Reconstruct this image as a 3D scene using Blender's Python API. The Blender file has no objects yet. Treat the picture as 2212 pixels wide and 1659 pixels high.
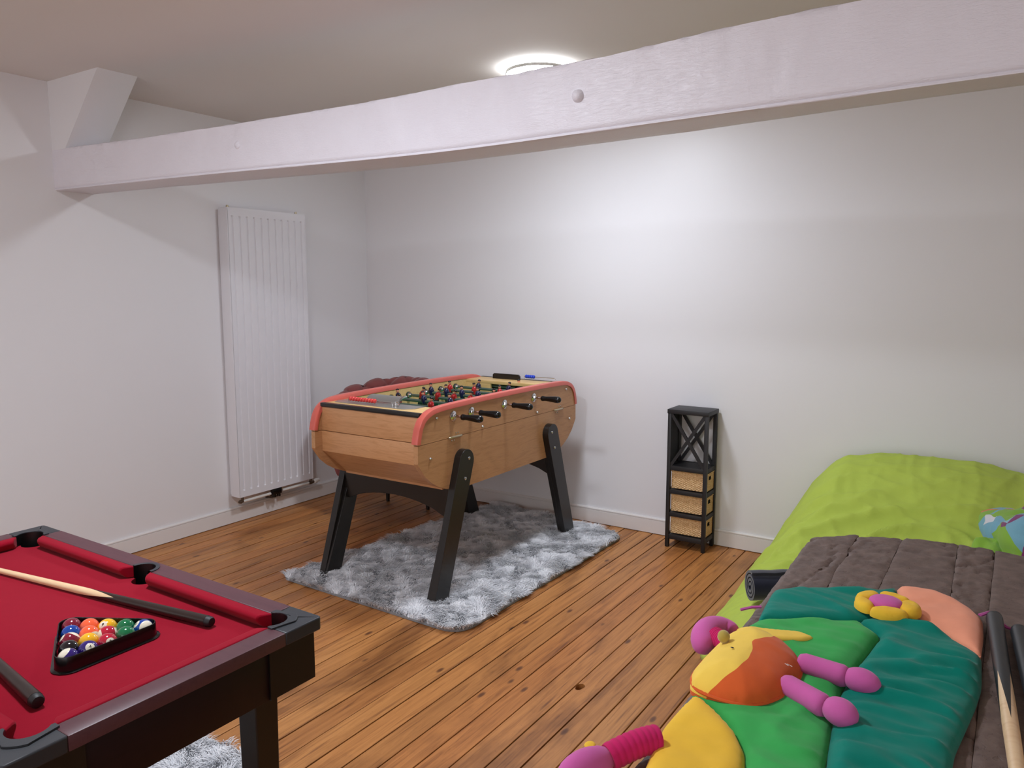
import bpy, bmesh, math, random
import numpy as np
from mathutils import Vector, Matrix, noise
from mathutils.geometry import tessellate_polygon, delaunay_2d_cdt
random.seed(7); np.random.seed(7)
PI = math.pi
S = bpy.context.scene
C = S.collection

# ------------------------------------------------------------ camera, world, exposure, lamps
cam = bpy.data.cameras.new('camera'); co = bpy.data.objects.new('camera', cam); C.objects.link(co)
co.location = (0, 0, 1.5)
co.rotation_euler = (math.radians(90 - 7.167), 0, math.radians(33.1))
cam.sensor_width = 36; cam.lens = 1666 / 2212 * 36; cam.clip_start = 0.02
S.camera = co
W = bpy.data.worlds.new('world'); S.world = W; W.use_nodes = True
W.node_tree.nodes['Background'].inputs[0].default_value = (0.97, 0.95, 0.98, 1)
W.node_tree.nodes['Background'].inputs[1].default_value = 1.5
S.view_settings.view_transform = 'Standard'; S.view_settings.look = 'None'
S.view_settings.gamma = 1.0; S.view_settings.use_curve_mapping = False
S.view_settings.exposure = 0.04
S.cycles.diffuse_bounces = 8
LAMP_COL = (0.88, 0.94, 1.04)
LAMP_STRENGTH = (122.0, 150.0)   # over the football table, over the billiard table
LAMPS = [(-1.95, 3.22), (-1.80, 0.98)]

# ------------------------------------------------------------ materials
def lin(c):
    if isinstance(c, str):
        c = [int(c[i:i + 2], 16) for i in (0, 2, 4)]
    return tuple(((v / 255) / 12.92 if v / 255 <= 0.04045 else ((v / 255 + 0.055) / 1.055) ** 2.4) for v in c) + (1,)

class N:
    def __init__(s, name):
        s.m = bpy.data.materials.new(name); s.m.use_nodes = True
        s.t = s.m.node_tree; s.b = s.t.nodes['Principled BSDF']
    def n(s, typ, **k):
        x = s.t.nodes.new(typ)
        for a, v in k.items(): setattr(x, a, v)
        return x
    def l(s, a, b): s.t.links.new(a, b)
    def coord(s, kind='Object', scale=(1, 1, 1), rot=(0, 0, 0)):
        mp = s.n('ShaderNodeMapping')
        mp.inputs['Scale'].default_value = scale; mp.inputs['Rotation'].default_value = rot
        if kind == 'World':
            g = s.n('ShaderNodeNewGeometry'); s.l(g.outputs['Position'], mp.inputs['Vector'])
        else:
            g = s.n('ShaderNodeTexCoord'); s.l(g.outputs[kind], mp.inputs['Vector'])
        return mp.outputs['Vector']
    def noise(s, vec, scale, detail=3, rough=0.5, dist=0):
        x = s.n('ShaderNodeTexNoise'); x.inputs['Scale'].default_value = scale
        x.inputs['Detail'].default_value = detail; x.inputs['Roughness'].default_value = rough
        x.inputs['Distortion'].default_value = dist
        s.l(vec, x.inputs['Vector']); return x.outputs['Fac']
    def ramp(s, fac, stops):
        r = s.n('ShaderNodeValToRGB'); e = r.color_ramp.elements
        while len(e) < len(stops): e.new(0.5)
        for i, (p, c) in enumerate(stops):
            e[i].position = p; e[i].color = c if len(c) == 4 else tuple(c) + (1,)
        s.l(fac, r.inputs['Fac']); return r.outputs['Color']
    def mix(s, fac, a, b, mode='MIX'):
        x = s.n('ShaderNodeMix', data_type='RGBA', blend_type=mode)
        for sock, v in ((x.inputs[0], fac), (x.inputs[6], a), (x.inputs[7], b)):
            if isinstance(v, (int, float, tuple, list)): sock.default_value = v
            else: s.l(v, sock)
        return x.outputs[2]
    def bump(s, h, strength=0.3, dist=0.002, prev=None):
        x = s.n('ShaderNodeBump'); x.inputs['Strength'].default_value = strength
        x.inputs['Distance'].default_value = dist
        s.l(h, x.inputs['Height'])
        if prev is not None: s.l(prev, x.inputs['Normal'])
        s.l(x.outputs['Normal'], s.b.inputs['Normal']); return x.outputs['Normal']
    def col(s, v):
        if isinstance(v, (tuple, list)): s.b.inputs['Base Color'].default_value = v
        else: s.l(v, s.b.inputs['Base Color'])
    def set(s, rough=0.5, metal=0, spec=0.5, sheen=0, coat=0):
        s.b.inputs['Roughness'].default_value = rough; s.b.inputs['Metallic'].default_value = metal
        s.b.inputs['Specular IOR Level'].default_value = spec
        s.b.inputs['Sheen Weight'].default_value = sheen; s.b.inputs['Coat Weight'].default_value = coat

def plain(name, c, rough=0.5, metal=0, spec=0.5, sheen=0, bs=0, bst=0.2, bd=0.001, var=0.06, vs=8, coat=0):
    m = N(name); m.set(rough, metal, spec, sheen, coat)
    c = lin(c); v = m.coord()
    f = m.noise(v, vs, 3)
    a = tuple(x * (1 - var) for x in c[:3]) + (1,); b = tuple(min(1, x * (1 + var)) for x in c[:3]) + (1,)
    m.col(m.mix(f, a, b))
    if bs: m.bump(m.noise(v, bs, 3), bst, bd)
    return m.m

def wall_mat(name, c, rough):
    m = N(name); m.set(rough, 0, 0.45)
    v = m.coord('World')
    m.col(m.mix(m.noise(v, 1.3, 3), lin(c), tuple(x * 0.95 for x in lin(c)[:3]) + (1,)))
    m.bump(m.noise(v, 220, 3), 0.12, 0.0006)
    return m.m
M = {}
M['wall'] = wall_mat('wall_paint', 'e3e2e4', 0.42)
M['ceiling'] = wall_mat('ceiling_paint', 'e0dcd8', 0.85)
M['trim'] = wall_mat('trim_paint', 'dedad8', 0.35)
# painted, hewn beam
m = N('beam_paint'); m.set(0.38, 0, 0.5); v = m.coord('World', (1, 1, 1))
m.col(m.mix(m.noise(v, 3, 3), lin('e2dfe6'), lin('d8d4da')))
b1 = m.bump(m.noise(m.coord('World', (14, 60, 60)), 2.2, 4, .6, 1.5), 0.45, 0.004)
m.bump(m.noise(m.coord('World', (60, 60, 18)), 2.0, 3), 0.3, 0.003, b1); M['beam'] = m.m
# floorboards
m = N('pine_board'); m.set(0.42, 0, 0.45)
oi = m.n('ShaderNodeObjectInfo')
g = m.n('ShaderNodeNewGeometry')
off = m.n('ShaderNodeVectorMath', operation='MULTIPLY_ADD')
cmb = m.n('ShaderNodeCombineXYZ')
for k in range(3): m.l(oi.outputs['Random'], cmb.inputs[k])
m.l(cmb.outputs[0], off.inputs[0]); off.inputs[1].default_value = (0, 37, 11); m.l(g.outputs['Position'], off.inputs[2])
mp = m.n('ShaderNodeMapping'); mp.inputs['Scale'].default_value = (22, 1.1, 22); m.l(off.outputs[0], mp.inputs[0])
grain = m.noise(mp.outputs[0], 2.2, 6, .62, 1.2)
c1 = m.ramp(grain, [(0.28, lin('7c5030')), (0.45, lin('b07c48')), (0.62, lin('c48e56')), (0.8, lin('a27242'))])
tint = m.ramp(oi.outputs['Random'], [(0, lin('d9c0a8')), (0.5, lin('fff2e0')), (1, lin('f2cfae'))])
c2 = m.mix(0.75, c1, tint, 'MULTIPLY')
# knots
mk_ = m.n('ShaderNodeMapping'); mk_.inputs['Scale'].default_value = (11, 4.6, 1); m.l(off.outputs[0], mk_.inputs[0])
vo = m.n('ShaderNodeTexVoronoi'); vo.inputs['Scale'].default_value = 1.0; m.l(mk_.outputs[0], vo.inputs['Vector'])
kn = m.ramp(vo.outputs['Distance'], [(0.0, (1, 1, 1)), (0.075, (.8, .8, .8)), (0.13, (0, 0, 0))])
c3 = m.mix(kn, c2, lin('5a3420'))
# fine dents
dn = m.noise(m.coord('World', (60, 25, 1)), 1.6, 4, .7, 3)
dm = m.ramp(dn, [(0.0, (0, 0, 0)), (0.665, (0, 0, 0)), (0.70, (1, 1, 1))])
c4 = m.mix(dm, c3, lin('7a4c30'))
# worn, greyed patches
wn = m.noise(m.coord('World', (1.6, .8, 1)), 1.25, 5, .6, .4)
wm = m.ramp(wn, [(0.50, (0, 0, 0)), (0.64, (.85, .85, .85))])
c5 = m.mix(wm, c4, m.mix(0.75, c4, lin('7d665c'), 'MULTIPLY'))
m.col(c5)
m.bump(grain, 0.35, 0.0012)
M['board'] = m.m
M['gap'] = plain('board_gap', '1a110c', 0.9)

def wood(name, a, b, rough=0.38, axis=1, scale=3.0, spec=0.45, coat=0):
    m = N(name); m.set(rough, 0, spec, 0, coat)
    sc = [16, 16, 16]; sc[axis] = 1.6
    v = m.coord('Object', tuple(sc))
    w = m.noise(v, scale, 5, .6, 1.0)
    m.col(m.ramp(w, [(0.3, lin(a)), (0.5, lin(b)), (0.7, lin(a))]))
    m.bump(w, 0.1, 0.0006)
    return m.m
M['oak'] = wood('oak_veneer', 'a87a52', 'ba8b60', 0.4, 1)
M['oakx'] = wood('oak_veneer_across', 'b07f52', 'c49266', 0.38, 0)
M['lightwood'] = wood('light_veneer', 'c9a468', 'd8b67c', 0.42, 0)
M['blackwood'] = plain('black_lacquer', '16120f', 0.33, bs=90, bst=.1)
M['blackwood2'] = plain('black_stained_wood', '1b1a1c', 0.5, bs=70, bst=.15)
M['red_trim'] = plain('coral_plastic_trim', 'cc6256', 0.3, var=.03)
M['chrome'] = plain('chrome', 'c8c8c8', 0.14, 1)
M['steel'] = plain('dull_steel', 'b0aeaa', 0.32, 0.75)
M['rod'] = plain('green_grey_rod', '5d7166', 0.3, 0.55)
M['bush'] = plain('dark_green_bushing', '16332c', 0.35)
M['blackpl'] = plain('black_plastic', '0b0b0c', 0.2)
M['rubber'] = plain('black_rubber', '121214', 0.55)
M['field'] = plain('green_field', '0f7a55', 0.4)
M['redj'] = plain('red_player_paint', 'a81f22', 0.22, var=.03)
M['bluej'] = plain('navy_player_paint', '14163a', 0.22, var=.03)
M['skin'] = plain('player_skin_paint', 'd08a6e', 0.35)
M['redbead'] = plain('red_bead', 'd2403c', 0.25)
M['bluebead'] = plain('blue_bead', '1a3fc0', 0.3)
M['brass'] = plain('pale_brass', 'b9ac90', 0.3, 0.85)
M['radiator'] = plain('radiator_enamel', 'dfdee2', 0.3, spec=.5, var=.02)
M['white'] = plain('white_plastic', 'd8d4ce', 0.35)
M['pewter'] = plain('dark_metal_fitting', '6a5a4c', 0.35, .8)
M['felt'] = plain('red_felt', '8a0c22', 0.95, spec=.08, sheen=.05, bs=900, bst=.25, bd=.0006, var=.05, vs=60)
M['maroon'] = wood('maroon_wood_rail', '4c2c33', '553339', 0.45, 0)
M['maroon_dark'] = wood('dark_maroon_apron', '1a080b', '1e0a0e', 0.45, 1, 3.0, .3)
M['casing'] = plain('charcoal_casing', '2b2e33', 0.45, bs=400, bst=.15)
M['pocket'] = plain('pocket_black', '0a0a0a', 0.35)
M['maple'] = wood('cue_maple', 'd8b58c', 'e3c59c', 0.35, 0, 2.0)
M['ebony'] = wood('cue_dark_butt', '1f1512', '2a1d19', 0.33, 0, 2.0)
M['charbutt'] = wood('cue_charcoal_butt', '202326', '2a2d30', 0.4, 1, 2.0)
M['ivory'] = plain('ball_ivory', 'e2dcc8', 0.08, coat=.5, var=.02)
M['ink'] = plain('number_ink', '0c0c10', 0.25)
BALLC = {'yellow': 'eab020', 'blue': '0e3f94', 'red': 'b01a34', 'purple': '2c1a6a', 'orange': 'f0623c', 'green': '0c6a40', 'burgundy': '7a1830', 'black': '16141a'}
for k, c in BALLC.items(): M['ball_' + k] = plain('ball_' + k, c, 0.08, coat=.5, var=.02)
M['tuft'] = plain('plum_velvet', '7a4240', 0.85, spec=.15, sheen=.25, bs=300, bst=.2, bd=.0006)
def cloth(name, c, sheen=.3, rough=.9, fine=500, var=.08, wr=0, wscale=9):
    m = N(name); m.set(rough, 0, .12, sheen); c = lin(c)
    v = m.coord()
    m.col(m.mix(m.noise(v, 30, 4), tuple(x * (1 - var) for x in c[:3]) + (1,), tuple(min(1, x * (1 + var)) for x in c[:3]) + (1,)))
    nb = m.bump(m.noise(v, fine, 2), .25, .0005)
    if wr: m.bump(m.noise(v, wscale, 4, .5, 1.5), wr, .006, nb)
    return m.m
M['lime'] = cloth('lime_sheet', 'b0c455', .05, .92, 700, .04, .6, 9)
M['denim'] = cloth('navy_towelling', '14182a', .5)
M['teal'] = cloth('teal_velour', '007c6c', .12, wr=.2)
M['green'] = cloth('green_velour', '3aa854', .12, wr=.2)
M['peach'] = cloth('peach_velour', 'f0a080', .12, wr=.15)
M['yellow'] = cloth('yellow_velour', 'eec03c', .1, wr=.12)
M['yellow2'] = cloth('pale_yellow_velour', 'f0cc58', .1)
M['orange'] = cloth('orange_velour', 'd4602e', .12)
M['pink'] = cloth('orchid_velour', 'c860a4', .2)
M['magenta'] = cloth('magenta_velour', 'c42464', .1)
M['nose'] = cloth('khaki_velour', 'b09a48', .5)
M['ribbon'] = cloth('orchid_ribbon', 'b04c94', .3)
M['backing'] = cloth('quilt_backing', '3a8a60', .3)
# rustic brown painted planks
m = N('brown_painted_plank'); m.set(.55, 0, .4)
v = m.coord('World')
n1 = m.noise(v, 26, 6, .65); n2 = m.noise(v, 90, 4, .6, 1.0)
m.col(m.mix(m.ramp(n1, [(.35, (0, 0, 0)), (.7, (1, 1, 1))]), lin('5e4e48'), lin('7a6860')))
b_ = m.bump(n1, .5, .004); m.bump(m.ramp(n2, [(.3, (0, 0, 0)), (.42, (1, 1, 1))]), .55, .002, b_)
M['plank'] = m.m
# wicker
m = N('wicker'); m.set(.6, 0, .3); v = m.coord('Object', (1, 1, 1))
m.col(m.ramp(m.noise(v, 120, 4, .7), [(.25, lin('a37a4a')), (.5, lin('d6b080')), (.75, lin('ecd0a4'))])); M['wicker'] = m.m
# rug fibres
m = N('rug_fibre'); m.set(.75, 0, .25, .4)
v = m.coord('World')
m.col(m.ramp(m.noise(v, 11, 7, .7, .8), [(.28, lin('b2b5ba')), (.5, lin('dcdee2')), (.7, lin('f4f5f7'))])); M['rug'] = m.m
M['rugback'] = plain('rug_backing', '85878a', .9)
# kids bedding print
m = N('bedding_print'); m.set(.9, 0, .2, .2); v = m.coord('Object')
vo = m.n('ShaderNodeTexVoronoi'); vo.inputs['Scale'].default_value = 10.5; m.l(m.coord('Object'), vo.inputs['Vector'])
sep = m.n('ShaderNodeSeparateColor'); m.l(vo.outputs['Color'], sep.inputs[0])
cc = m.ramp(sep.outputs[0], [(0, lin('74a8bc')), (.35, lin('8cbcca')), (.36, lin('84b040')), (.6, lin('84b040')), (.61, lin('d88048')), (.72, lin('d88048')), (.73, lin('d6d6da')), (.84, lin('d6d6da')), (.85, lin('7c3a6c'))])
cc.node.color_ramp.interpolation = 'CONSTANT'
m.col(cc); m.bump(m.noise(v, 14, 4), .4, .006); M['print'] = m.m
M['bluecloth'] = cloth('dusty_blue_cloth', '3c7888', .2)
M['tanthread'] = cloth('white_thread', 'd8c8c0', .1)

def emit(name, col, strength):
    m = bpy.data.materials.new(name); m.use_nodes = True; t = m.node_tree; t.nodes.clear()
    e = t.nodes.new('ShaderNodeEmission'); o = t.nodes.new('ShaderNodeOutputMaterial')
    e.inputs[0].default_value = col + (1,); e.inputs[1].default_value = strength
    t.links.new(e.outputs[0], o.inputs[0]); return m
M['lamp'] = emit('lamp_diffuser', LAMP_COL, LAMP_STRENGTH[0])
M['lamp2'] = emit('lamp_diffuser_bright', LAMP_COL, LAMP_STRENGTH[1])
M['halo'] = emit('lamp_back_ring', (0.95, 0.97, 1.0), 160.0)

# ------------------------------------------------------------ helpers
def wpos(p):
    v = Vector((0, 0, 0))
    while p is not None: v = v + p.location; p = p.parent
    return v

class B:
    """collects shapes in world coordinates, links them as ONE mesh object"""
    def __init__(s): s.b = bmesh.new(); s.mi = 0
    def _tag(s, faces):
        for f in faces: f.material_index = s.mi
    def box(s, x0, x1, y0, y1, z0, z1, bev=0, seg=2, mat=None):
        r = bmesh.ops.create_cube(s.b, size=1)
        vs = r['verts']
        bmesh.ops.scale(s.b, vec=(abs(x1 - x0), abs(y1 - y0), abs(z1 - z0)), verts=vs)
        bmesh.ops.translate(s.b, vec=((x0 + x1) / 2, (y0 + y1) / 2, (z0 + z1) / 2), verts=vs)
        fs = list({f for v in vs for f in v.link_faces})
        if bev:
            es = list({e for v in vs for e in v.link_edges})
            r = bmesh.ops.bevel(s.b, geom=es, offset=bev, segments=seg, affect='EDGES', profile=.5)
            vs = list({v for f in r['faces'] for v in f.verts}); fs = list({f for v in vs for f in v.link_faces})
            vs = list({v for f in fs for v in f.verts})
        s._tag(fs)
        if mat is not None: bmesh.ops.transform(s.b, matrix=mat, verts=vs)
        return s
    def grid(s, P, closed_u=False, closed_v=False, capu=False):
        """P: list of rows of points"""
        R = [[s.b.verts.new(p) for p in row] for row in P]
        nu, nv = len(R), len(R[0])
        for i in range(nu if closed_u else nu - 1):
            for j in range(nv if closed_v else nv - 1):
                try:
                    f = s.b.faces.new((R[i][j], R[(i + 1) % nu][j], R[(i + 1) % nu][(j + 1) % nv], R[i][(j + 1) % nv])); f.material_index = s.mi
                except ValueError: pass
        if capu:
            for row, rev in ((R[0], False), (R[-1], True)):
                try:
                    f = s.b.faces.new(list(reversed(row)) if rev else row); f.material_index = s.mi
                except ValueError: pass
        return s
    def tube(s, pts, rad, seg=10, cap=True):
        pts = [Vector(p) for p in pts]
        if not isinstance(rad, (list, tuple)): rad = [rad] * len(pts)
        rows = []; up = None
        for i, p in enumerate(pts):
            d = (pts[min(i + 1, len(pts) - 1)] - pts[max(i - 1, 0)]).normalized()
            if up is None:
                up = Vector((0, 0, 1)) if abs(d.z) < .9 else Vector((1, 0, 0))
            a = d.cross(up).normalized(); up = a.cross(d).normalized()
            rows.append([p + (a * math.cos(t) + up * math.sin(t)) * rad[i] for t in [2 * PI * k / seg for k in range(seg)]])
        return s.grid(rows, closed_v=True, capu=cap)
    def lathe(s, prof, o, axis, seg=20, cap=True):
        """prof: list of (distance along axis, radius)"""
        o = Vector(o); a = Vector(axis).normalized()
        return s.tube_([(o + a * t, r) for t, r in prof], a, seg, cap)
    def tube_(s, pr, a, seg, cap):
        u = a.orthogonal().normalized(); w = a.cross(u)
        rows = [[p + (u * math.cos(t) + w * math.sin(t)) * max(r, 1e-5) for t in [2 * PI * k / seg for k in range(seg)]] for p, r in pr]
        return s.grid(rows, closed_v=True, capu=cap)
    def ball(s, c, r, seg=14, rings=8, mat=None):
        if not isinstance(r, (tuple, list)): r = (r, r, r)
        rows = []
        for i in range(rings + 1):
            t = PI * i / rings; t = min(max(t, .02), PI - .02)
            rows.append([Vector((math.sin(t) * math.cos(q) * r[0], math.sin(t) * math.sin(q) * r[1], -math.cos(t) * r[2])) for q in [2 * PI * k / seg for k in range(seg)]])
        c = Vector(c)
        rows = [[(mat @ p if mat else p) + c for p in row] for row in rows]
        return s.grid(rows, closed_v=True, capu=True)
    def prism(s, poly, lo, hi, axis='Z', holes=()):
        """poly in the plane across `axis` (Z: x,y; X: y,z; Y: x,z)"""
        def P(a, b, h): return {'Z': (a, b, h), 'X': (h, a, b), 'Y': (a, h, b)}[axis]
        loops = [list(poly)] + [list(h) for h in holes]
        flat = [p for l in loops for p in l]
        tris = tessellate_polygon([[Vector((p[0], p[1], 0)) for p in l] for l in loops])
        V0 = [s.b.verts.new(P(p[0], p[1], lo)) for p in flat]; V1 = [s.b.verts.new(P(p[0], p[1], hi)) for p in flat]
        fs = []
        for t in tris:
            try: fs.append(s.b.faces.new([V0[i] for i in t])); fs.append(s.b.faces.new([V1[i] for i in reversed(t)]))
            except ValueError: pass
        k = 0
        for l in loops:
            n = len(l)
            for i in range(n):
                try: fs.append(s.b.faces.new((V0[k + i], V0[k + (i + 1) % n], V1[k + (i + 1) % n], V1[k + i])))
                except ValueError: pass
            k += n
        s._tag(fs); return s
    def obj(s, name, mats, parent=None, angle=38, local=False, flatshade=False, bevel=0):
        bmesh.ops.recalc_face_normals(s.b, faces=s.b.faces)
        me = bpy.data.meshes.new(name); s.b.to_mesh(me); s.b.free()
        if parent is not None and not local:
            o_ = wpos(parent); me.transform(Matrix.Translation(-o_))
        if not isinstance(mats, (list, tuple)): mats = [mats]
        for q in mats: me.materials.append(M[q] if isinstance(q, str) else q)
        if not flatshade:
            me.polygons.foreach_set('use_smooth', [True] * len(me.polygons))
            me.set_sharp_from_angle(angle=math.radians(angle))
        o = bpy.data.objects.new(name, me); C.objects.link(o); o.parent = parent
        if bevel:
            bv = o.modifiers.new('edge', 'BEVEL'); bv.width = bevel; bv.segments = 2; bv.limit_method = 'ANGLE'; bv.angle_limit = math.radians(40)
        return o

def thing(name, label, cat, loc=(0, 0, 0), group=None):
    o = bpy.data.objects.new(name, None); C.objects.link(o); o.location = loc; o.empty_display_size = .05
    o['label'] = label; o['category'] = cat
    if group: o['group'] = group
    return o
def tag(o, label, cat, group=None):
    o['label'] = label; o['category'] = cat
    if group: o['group'] = group
    return o
def struct(o, label=None):
    o['kind'] = 'structure'
    if label: o['label'] = label
    return o
def arc(cx, cy, r, a0, a1, n):
    return [(cx + r * math.cos(math.radians(a0 + (a1 - a0) * i / n)), cy + r * math.sin(math.radians(a0 + (a1 - a0) * i / n))) for i in range(n + 1)]
def ss(a, b, x):
    t = min(max((x - a) / (b - a), 0), 1); return t * t * (3 - 2 * t)
def nz(x, y, z=0.0): return noise.noise(Vector((x, y, z)))

# ------------------------------------------------------------ room shell
XL, YB, ZC = -4.12, 4.317, 2.515
XR, YF = 2.4, -2.4
struct(B().box(XL - .1, XL, YF - .1, YB + .1, -.05, ZC + .1).obj('wall_left', 'wall'), 'plain white painted wall behind the tall radiator')
struct(B().box(XL, XR, YB, YB + .1, -.05, ZC + .1).obj('wall_back', 'wall'), 'plain white painted wall behind the black shelf')
struct(B().box(XR, XR + .1, YF - .1, YB + .1, -.05, ZC + .1).obj('wall_right', 'wall'))
# front wall left out so the world light fills the room from behind
struct(B().box(XL, XR, YF, YB, ZC, ZC + .1).obj('ceiling', 'ceiling'), 'smooth off-white ceiling')
fl = struct(B().box(XL, XR, YF, YB, -.08, -.032).obj('floor', 'gap'), 'floor of narrow worn pine boards')
PITCH = .0945; X0 = -1.399
xs = []
x = X0
while x > XL - PITCH: x -= PITCH
while x < XR: xs.append(x); x += PITCH
bw = PITCH - .0042
proto = None
HX, HY = -1.289, 2.444
def board(x0, x1):
    return B().box(x0, x1, YF, YB, -.03, 0, .0016, 1).obj('floorboard', 'board', fl)
full = None
for i, x in enumerate(xs):
    a, b = x + .0021, x + .0021 + bw
    if a < XL or b > XR:
        a, b = max(a, XL), min(b, XR)
        if b - a > .012: board(a, b)
        continue
    if a < HX < b:
        pts = [(HX + .0155 * math.cos(t) * (1 + .1 * math.sin(3 * t)) + .002, HY + .026 * math.sin(t)) for t in [2 * PI * k / 22 for k in range(22)]]
        B().prism([(a, YF), (b, YF), (b, YB), (a, YB)], -.03, 0, 'Z', [pts]).obj('floorboard', 'board', fl)
        continue
    if full is None:
        full = B().box(-bw / 2, bw / 2, YF, YB, -.03, 0, .0016, 1).obj('floorboard', 'board', fl, local=True); full.location = ((a + b) / 2, 0, 0)
        full.location.z -= .0
    else:
        o = full.copy(); C.objects.link(o); o.parent = fl; o.location = ((a + b) / 2, 0, random.uniform(-.0012, .0006)); 
# baseboards: flat board with a small bead along the top
def baseboard(name, axis):
    t = .014; h = .1
    pr = [(0, .004), (t, .004), (t, h - .016), (t - .004, h - .0145), (t - .004, h - .0125), (t, h - .011), (t, h - .006), (t - .003, h - .001), (t - .007, h), (0, h)]
    b = B()
    if axis == 'L': b.prism([(XL + p[0], p[1]) for p in pr], YF, YB, 'Y')
    else: b.prism([(YB - p[0], p[1]) for p in pr], XL + t, XR, 'X')
    return struct(b.obj(name, 'trim', flatshade=True), 'white skirting board')
baseboard('baseboard_left', 'L'); baseboard('baseboard_back', 'B')
# ceiling beam, hewn, bowed
FX = [-4.12, -3.447, -2.841, -2.127, -1.7, -1.124, -.681, -.326, -.023, 2.4]
FYf = [2.08, 2.123, 2.171, 2.255, 2.28, 2.239, 2.208, 2.193, 2.174, 2.05]
FYb = [2.28, 2.33, 2.40, 2.485, 2.475, 2.43, 2.39, 2.33, 2.31, 2.22]
FT = [2.186, 2.179, 2.183, 2.201, 2.215, 2.208, 2.22, 2.219, 2.21, 2.20]
rows = []
nX = 420
for i in range(nX + 1):
    x = XL + (XR - XL) * i / nX
    yf = np.interp(x, FX, FYf); yb = np.interp(x, FX, FYb); zt = np.interp(x, FX, FT); zb = 1.985
    # smooth the measured bow
    yf = sum(np.interp(x + d, FX, FYf) for d in (-.25, -.1, 0, .1, .25)) / 5
    yb = sum(np.interp(x + d, FX, FYb) for d in (-.25, -.1, 0, .1, .25)) / 5
    def hew(a, b_): return .0035 * nz(x * 9, a * 5, b_) + .0018 * nz(x * 30, a * 18, b_ + 4)
    ring = []
    nf = 14
    ring.append((x, yf + .006, zb - .001 + .001 * nz(x * 3, 1)))
    ring.append((x, yf + .001, zb + .001)); ring.append((x, yf + .0005, zb + .005)); ring.append((x, yf + .003, zb + .0075)); ring.append((x, yf + .004, zb + .0095))
    ring.append((x, yf + .0005, zb + .0115))
    for k in range(1, nf + 1):
        z = zb + .0115 + (zt - .004 - zb - .0115) * k / nf
        amt = ss(zb + .03, zb + .06, z)
        ring.append((x, yf + hew(z, 0) * amt * 1.4 - .0015 * amt, z))
    e = .004 * nz(x * 7, 3) + .003 * nz(x * 25, 9)
    ring.append((x, yf + .007, zt + e)); ring.append((x, (yf + yb) / 2, zt + .006 + e)); ring.append((x, yb - .008, zt + e * .5))
    ring.append((x, yb, zt - .01)); ring.append((x, yb, (zb + zt) / 2)); ring.append((x, yb - .001, zb + .008)); ring.append((x, yb - .006, zb + .001 * nz(x * 5, 7)))
    for k in range(1, 4): ring.append((x, yb + (yf - yb) * k / 4, zb + .0012 * nz(x * 8, k)))
    rows.append(ring)
beam = struct(B().grid(rows, closed_v=True, capu=True).obj('ceiling_beam', 'beam', angle=60), 'rough white painted wooden beam crossing below the ceiling')
def bolt(x, y, z, r, d):
    return B().lathe([(0, r), (.002, r), (.003, r * .97), (d * .6, r * .8), (d * .9, r * .45), (d, .0005)], (x, y + .006, z), (0, -1, 0), 24).obj('bolt_cap', 'beam', beam)
bolt(-2.80, 2.172, 2.094, .018, .012); bolt(-1.212, 2.242, 2.101, .022, .024)
struct(B().prism([(XL, 2.18), (-3.995, 2.18), (-3.662, ZC), (XL, ZC)], 2.084, 2.28, 'Y').obj('ceiling_strut', 'wall', flatshade=True), 'white boxed-in slanting brace at the left end of the beam')

# ------------------------------------------------------------ ceiling lamps
def ceiling_lamp(x, y, label, mat='lamp'):
    t = thing('ceiling_lamp', label, 'lamp', (x, y, ZC), 'round flat ceiling lamps')
    R = .155
    B().lathe([(0, R * .8), (.014, R * .8)], (x, y, ZC), (0, 0, -1), 40).obj('mount', 'white', t)
    B().lathe([(.014, R - .02), (.0145, R), (.027, R), (.0275, R - .004), (.0255, R - .005)], (x, y, ZC), (0, 0, -1), 64, cap=False).obj('rim', 'steel', t)
    B().lathe([(.0260, .0005), (.0260, R - .005)], (x, y, ZC), (0, 0, -1), 64, cap=False).obj('diffuser', mat, t)
    B().lathe([(.004, R * .86 + .001), (.0135, R * .86 + .001)], (x, y, ZC), (0, 0, -1), 64, cap=False).obj('back_light_ring', 'halo', t)
    return t
ceiling_lamp(*LAMPS[0], 'round flat ceiling lamp glowing above the beam, over the football table')
ceiling_lamp(*LAMPS[1], 'round flat ceiling lamp nearer the billiard table', 'lamp2')

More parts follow.
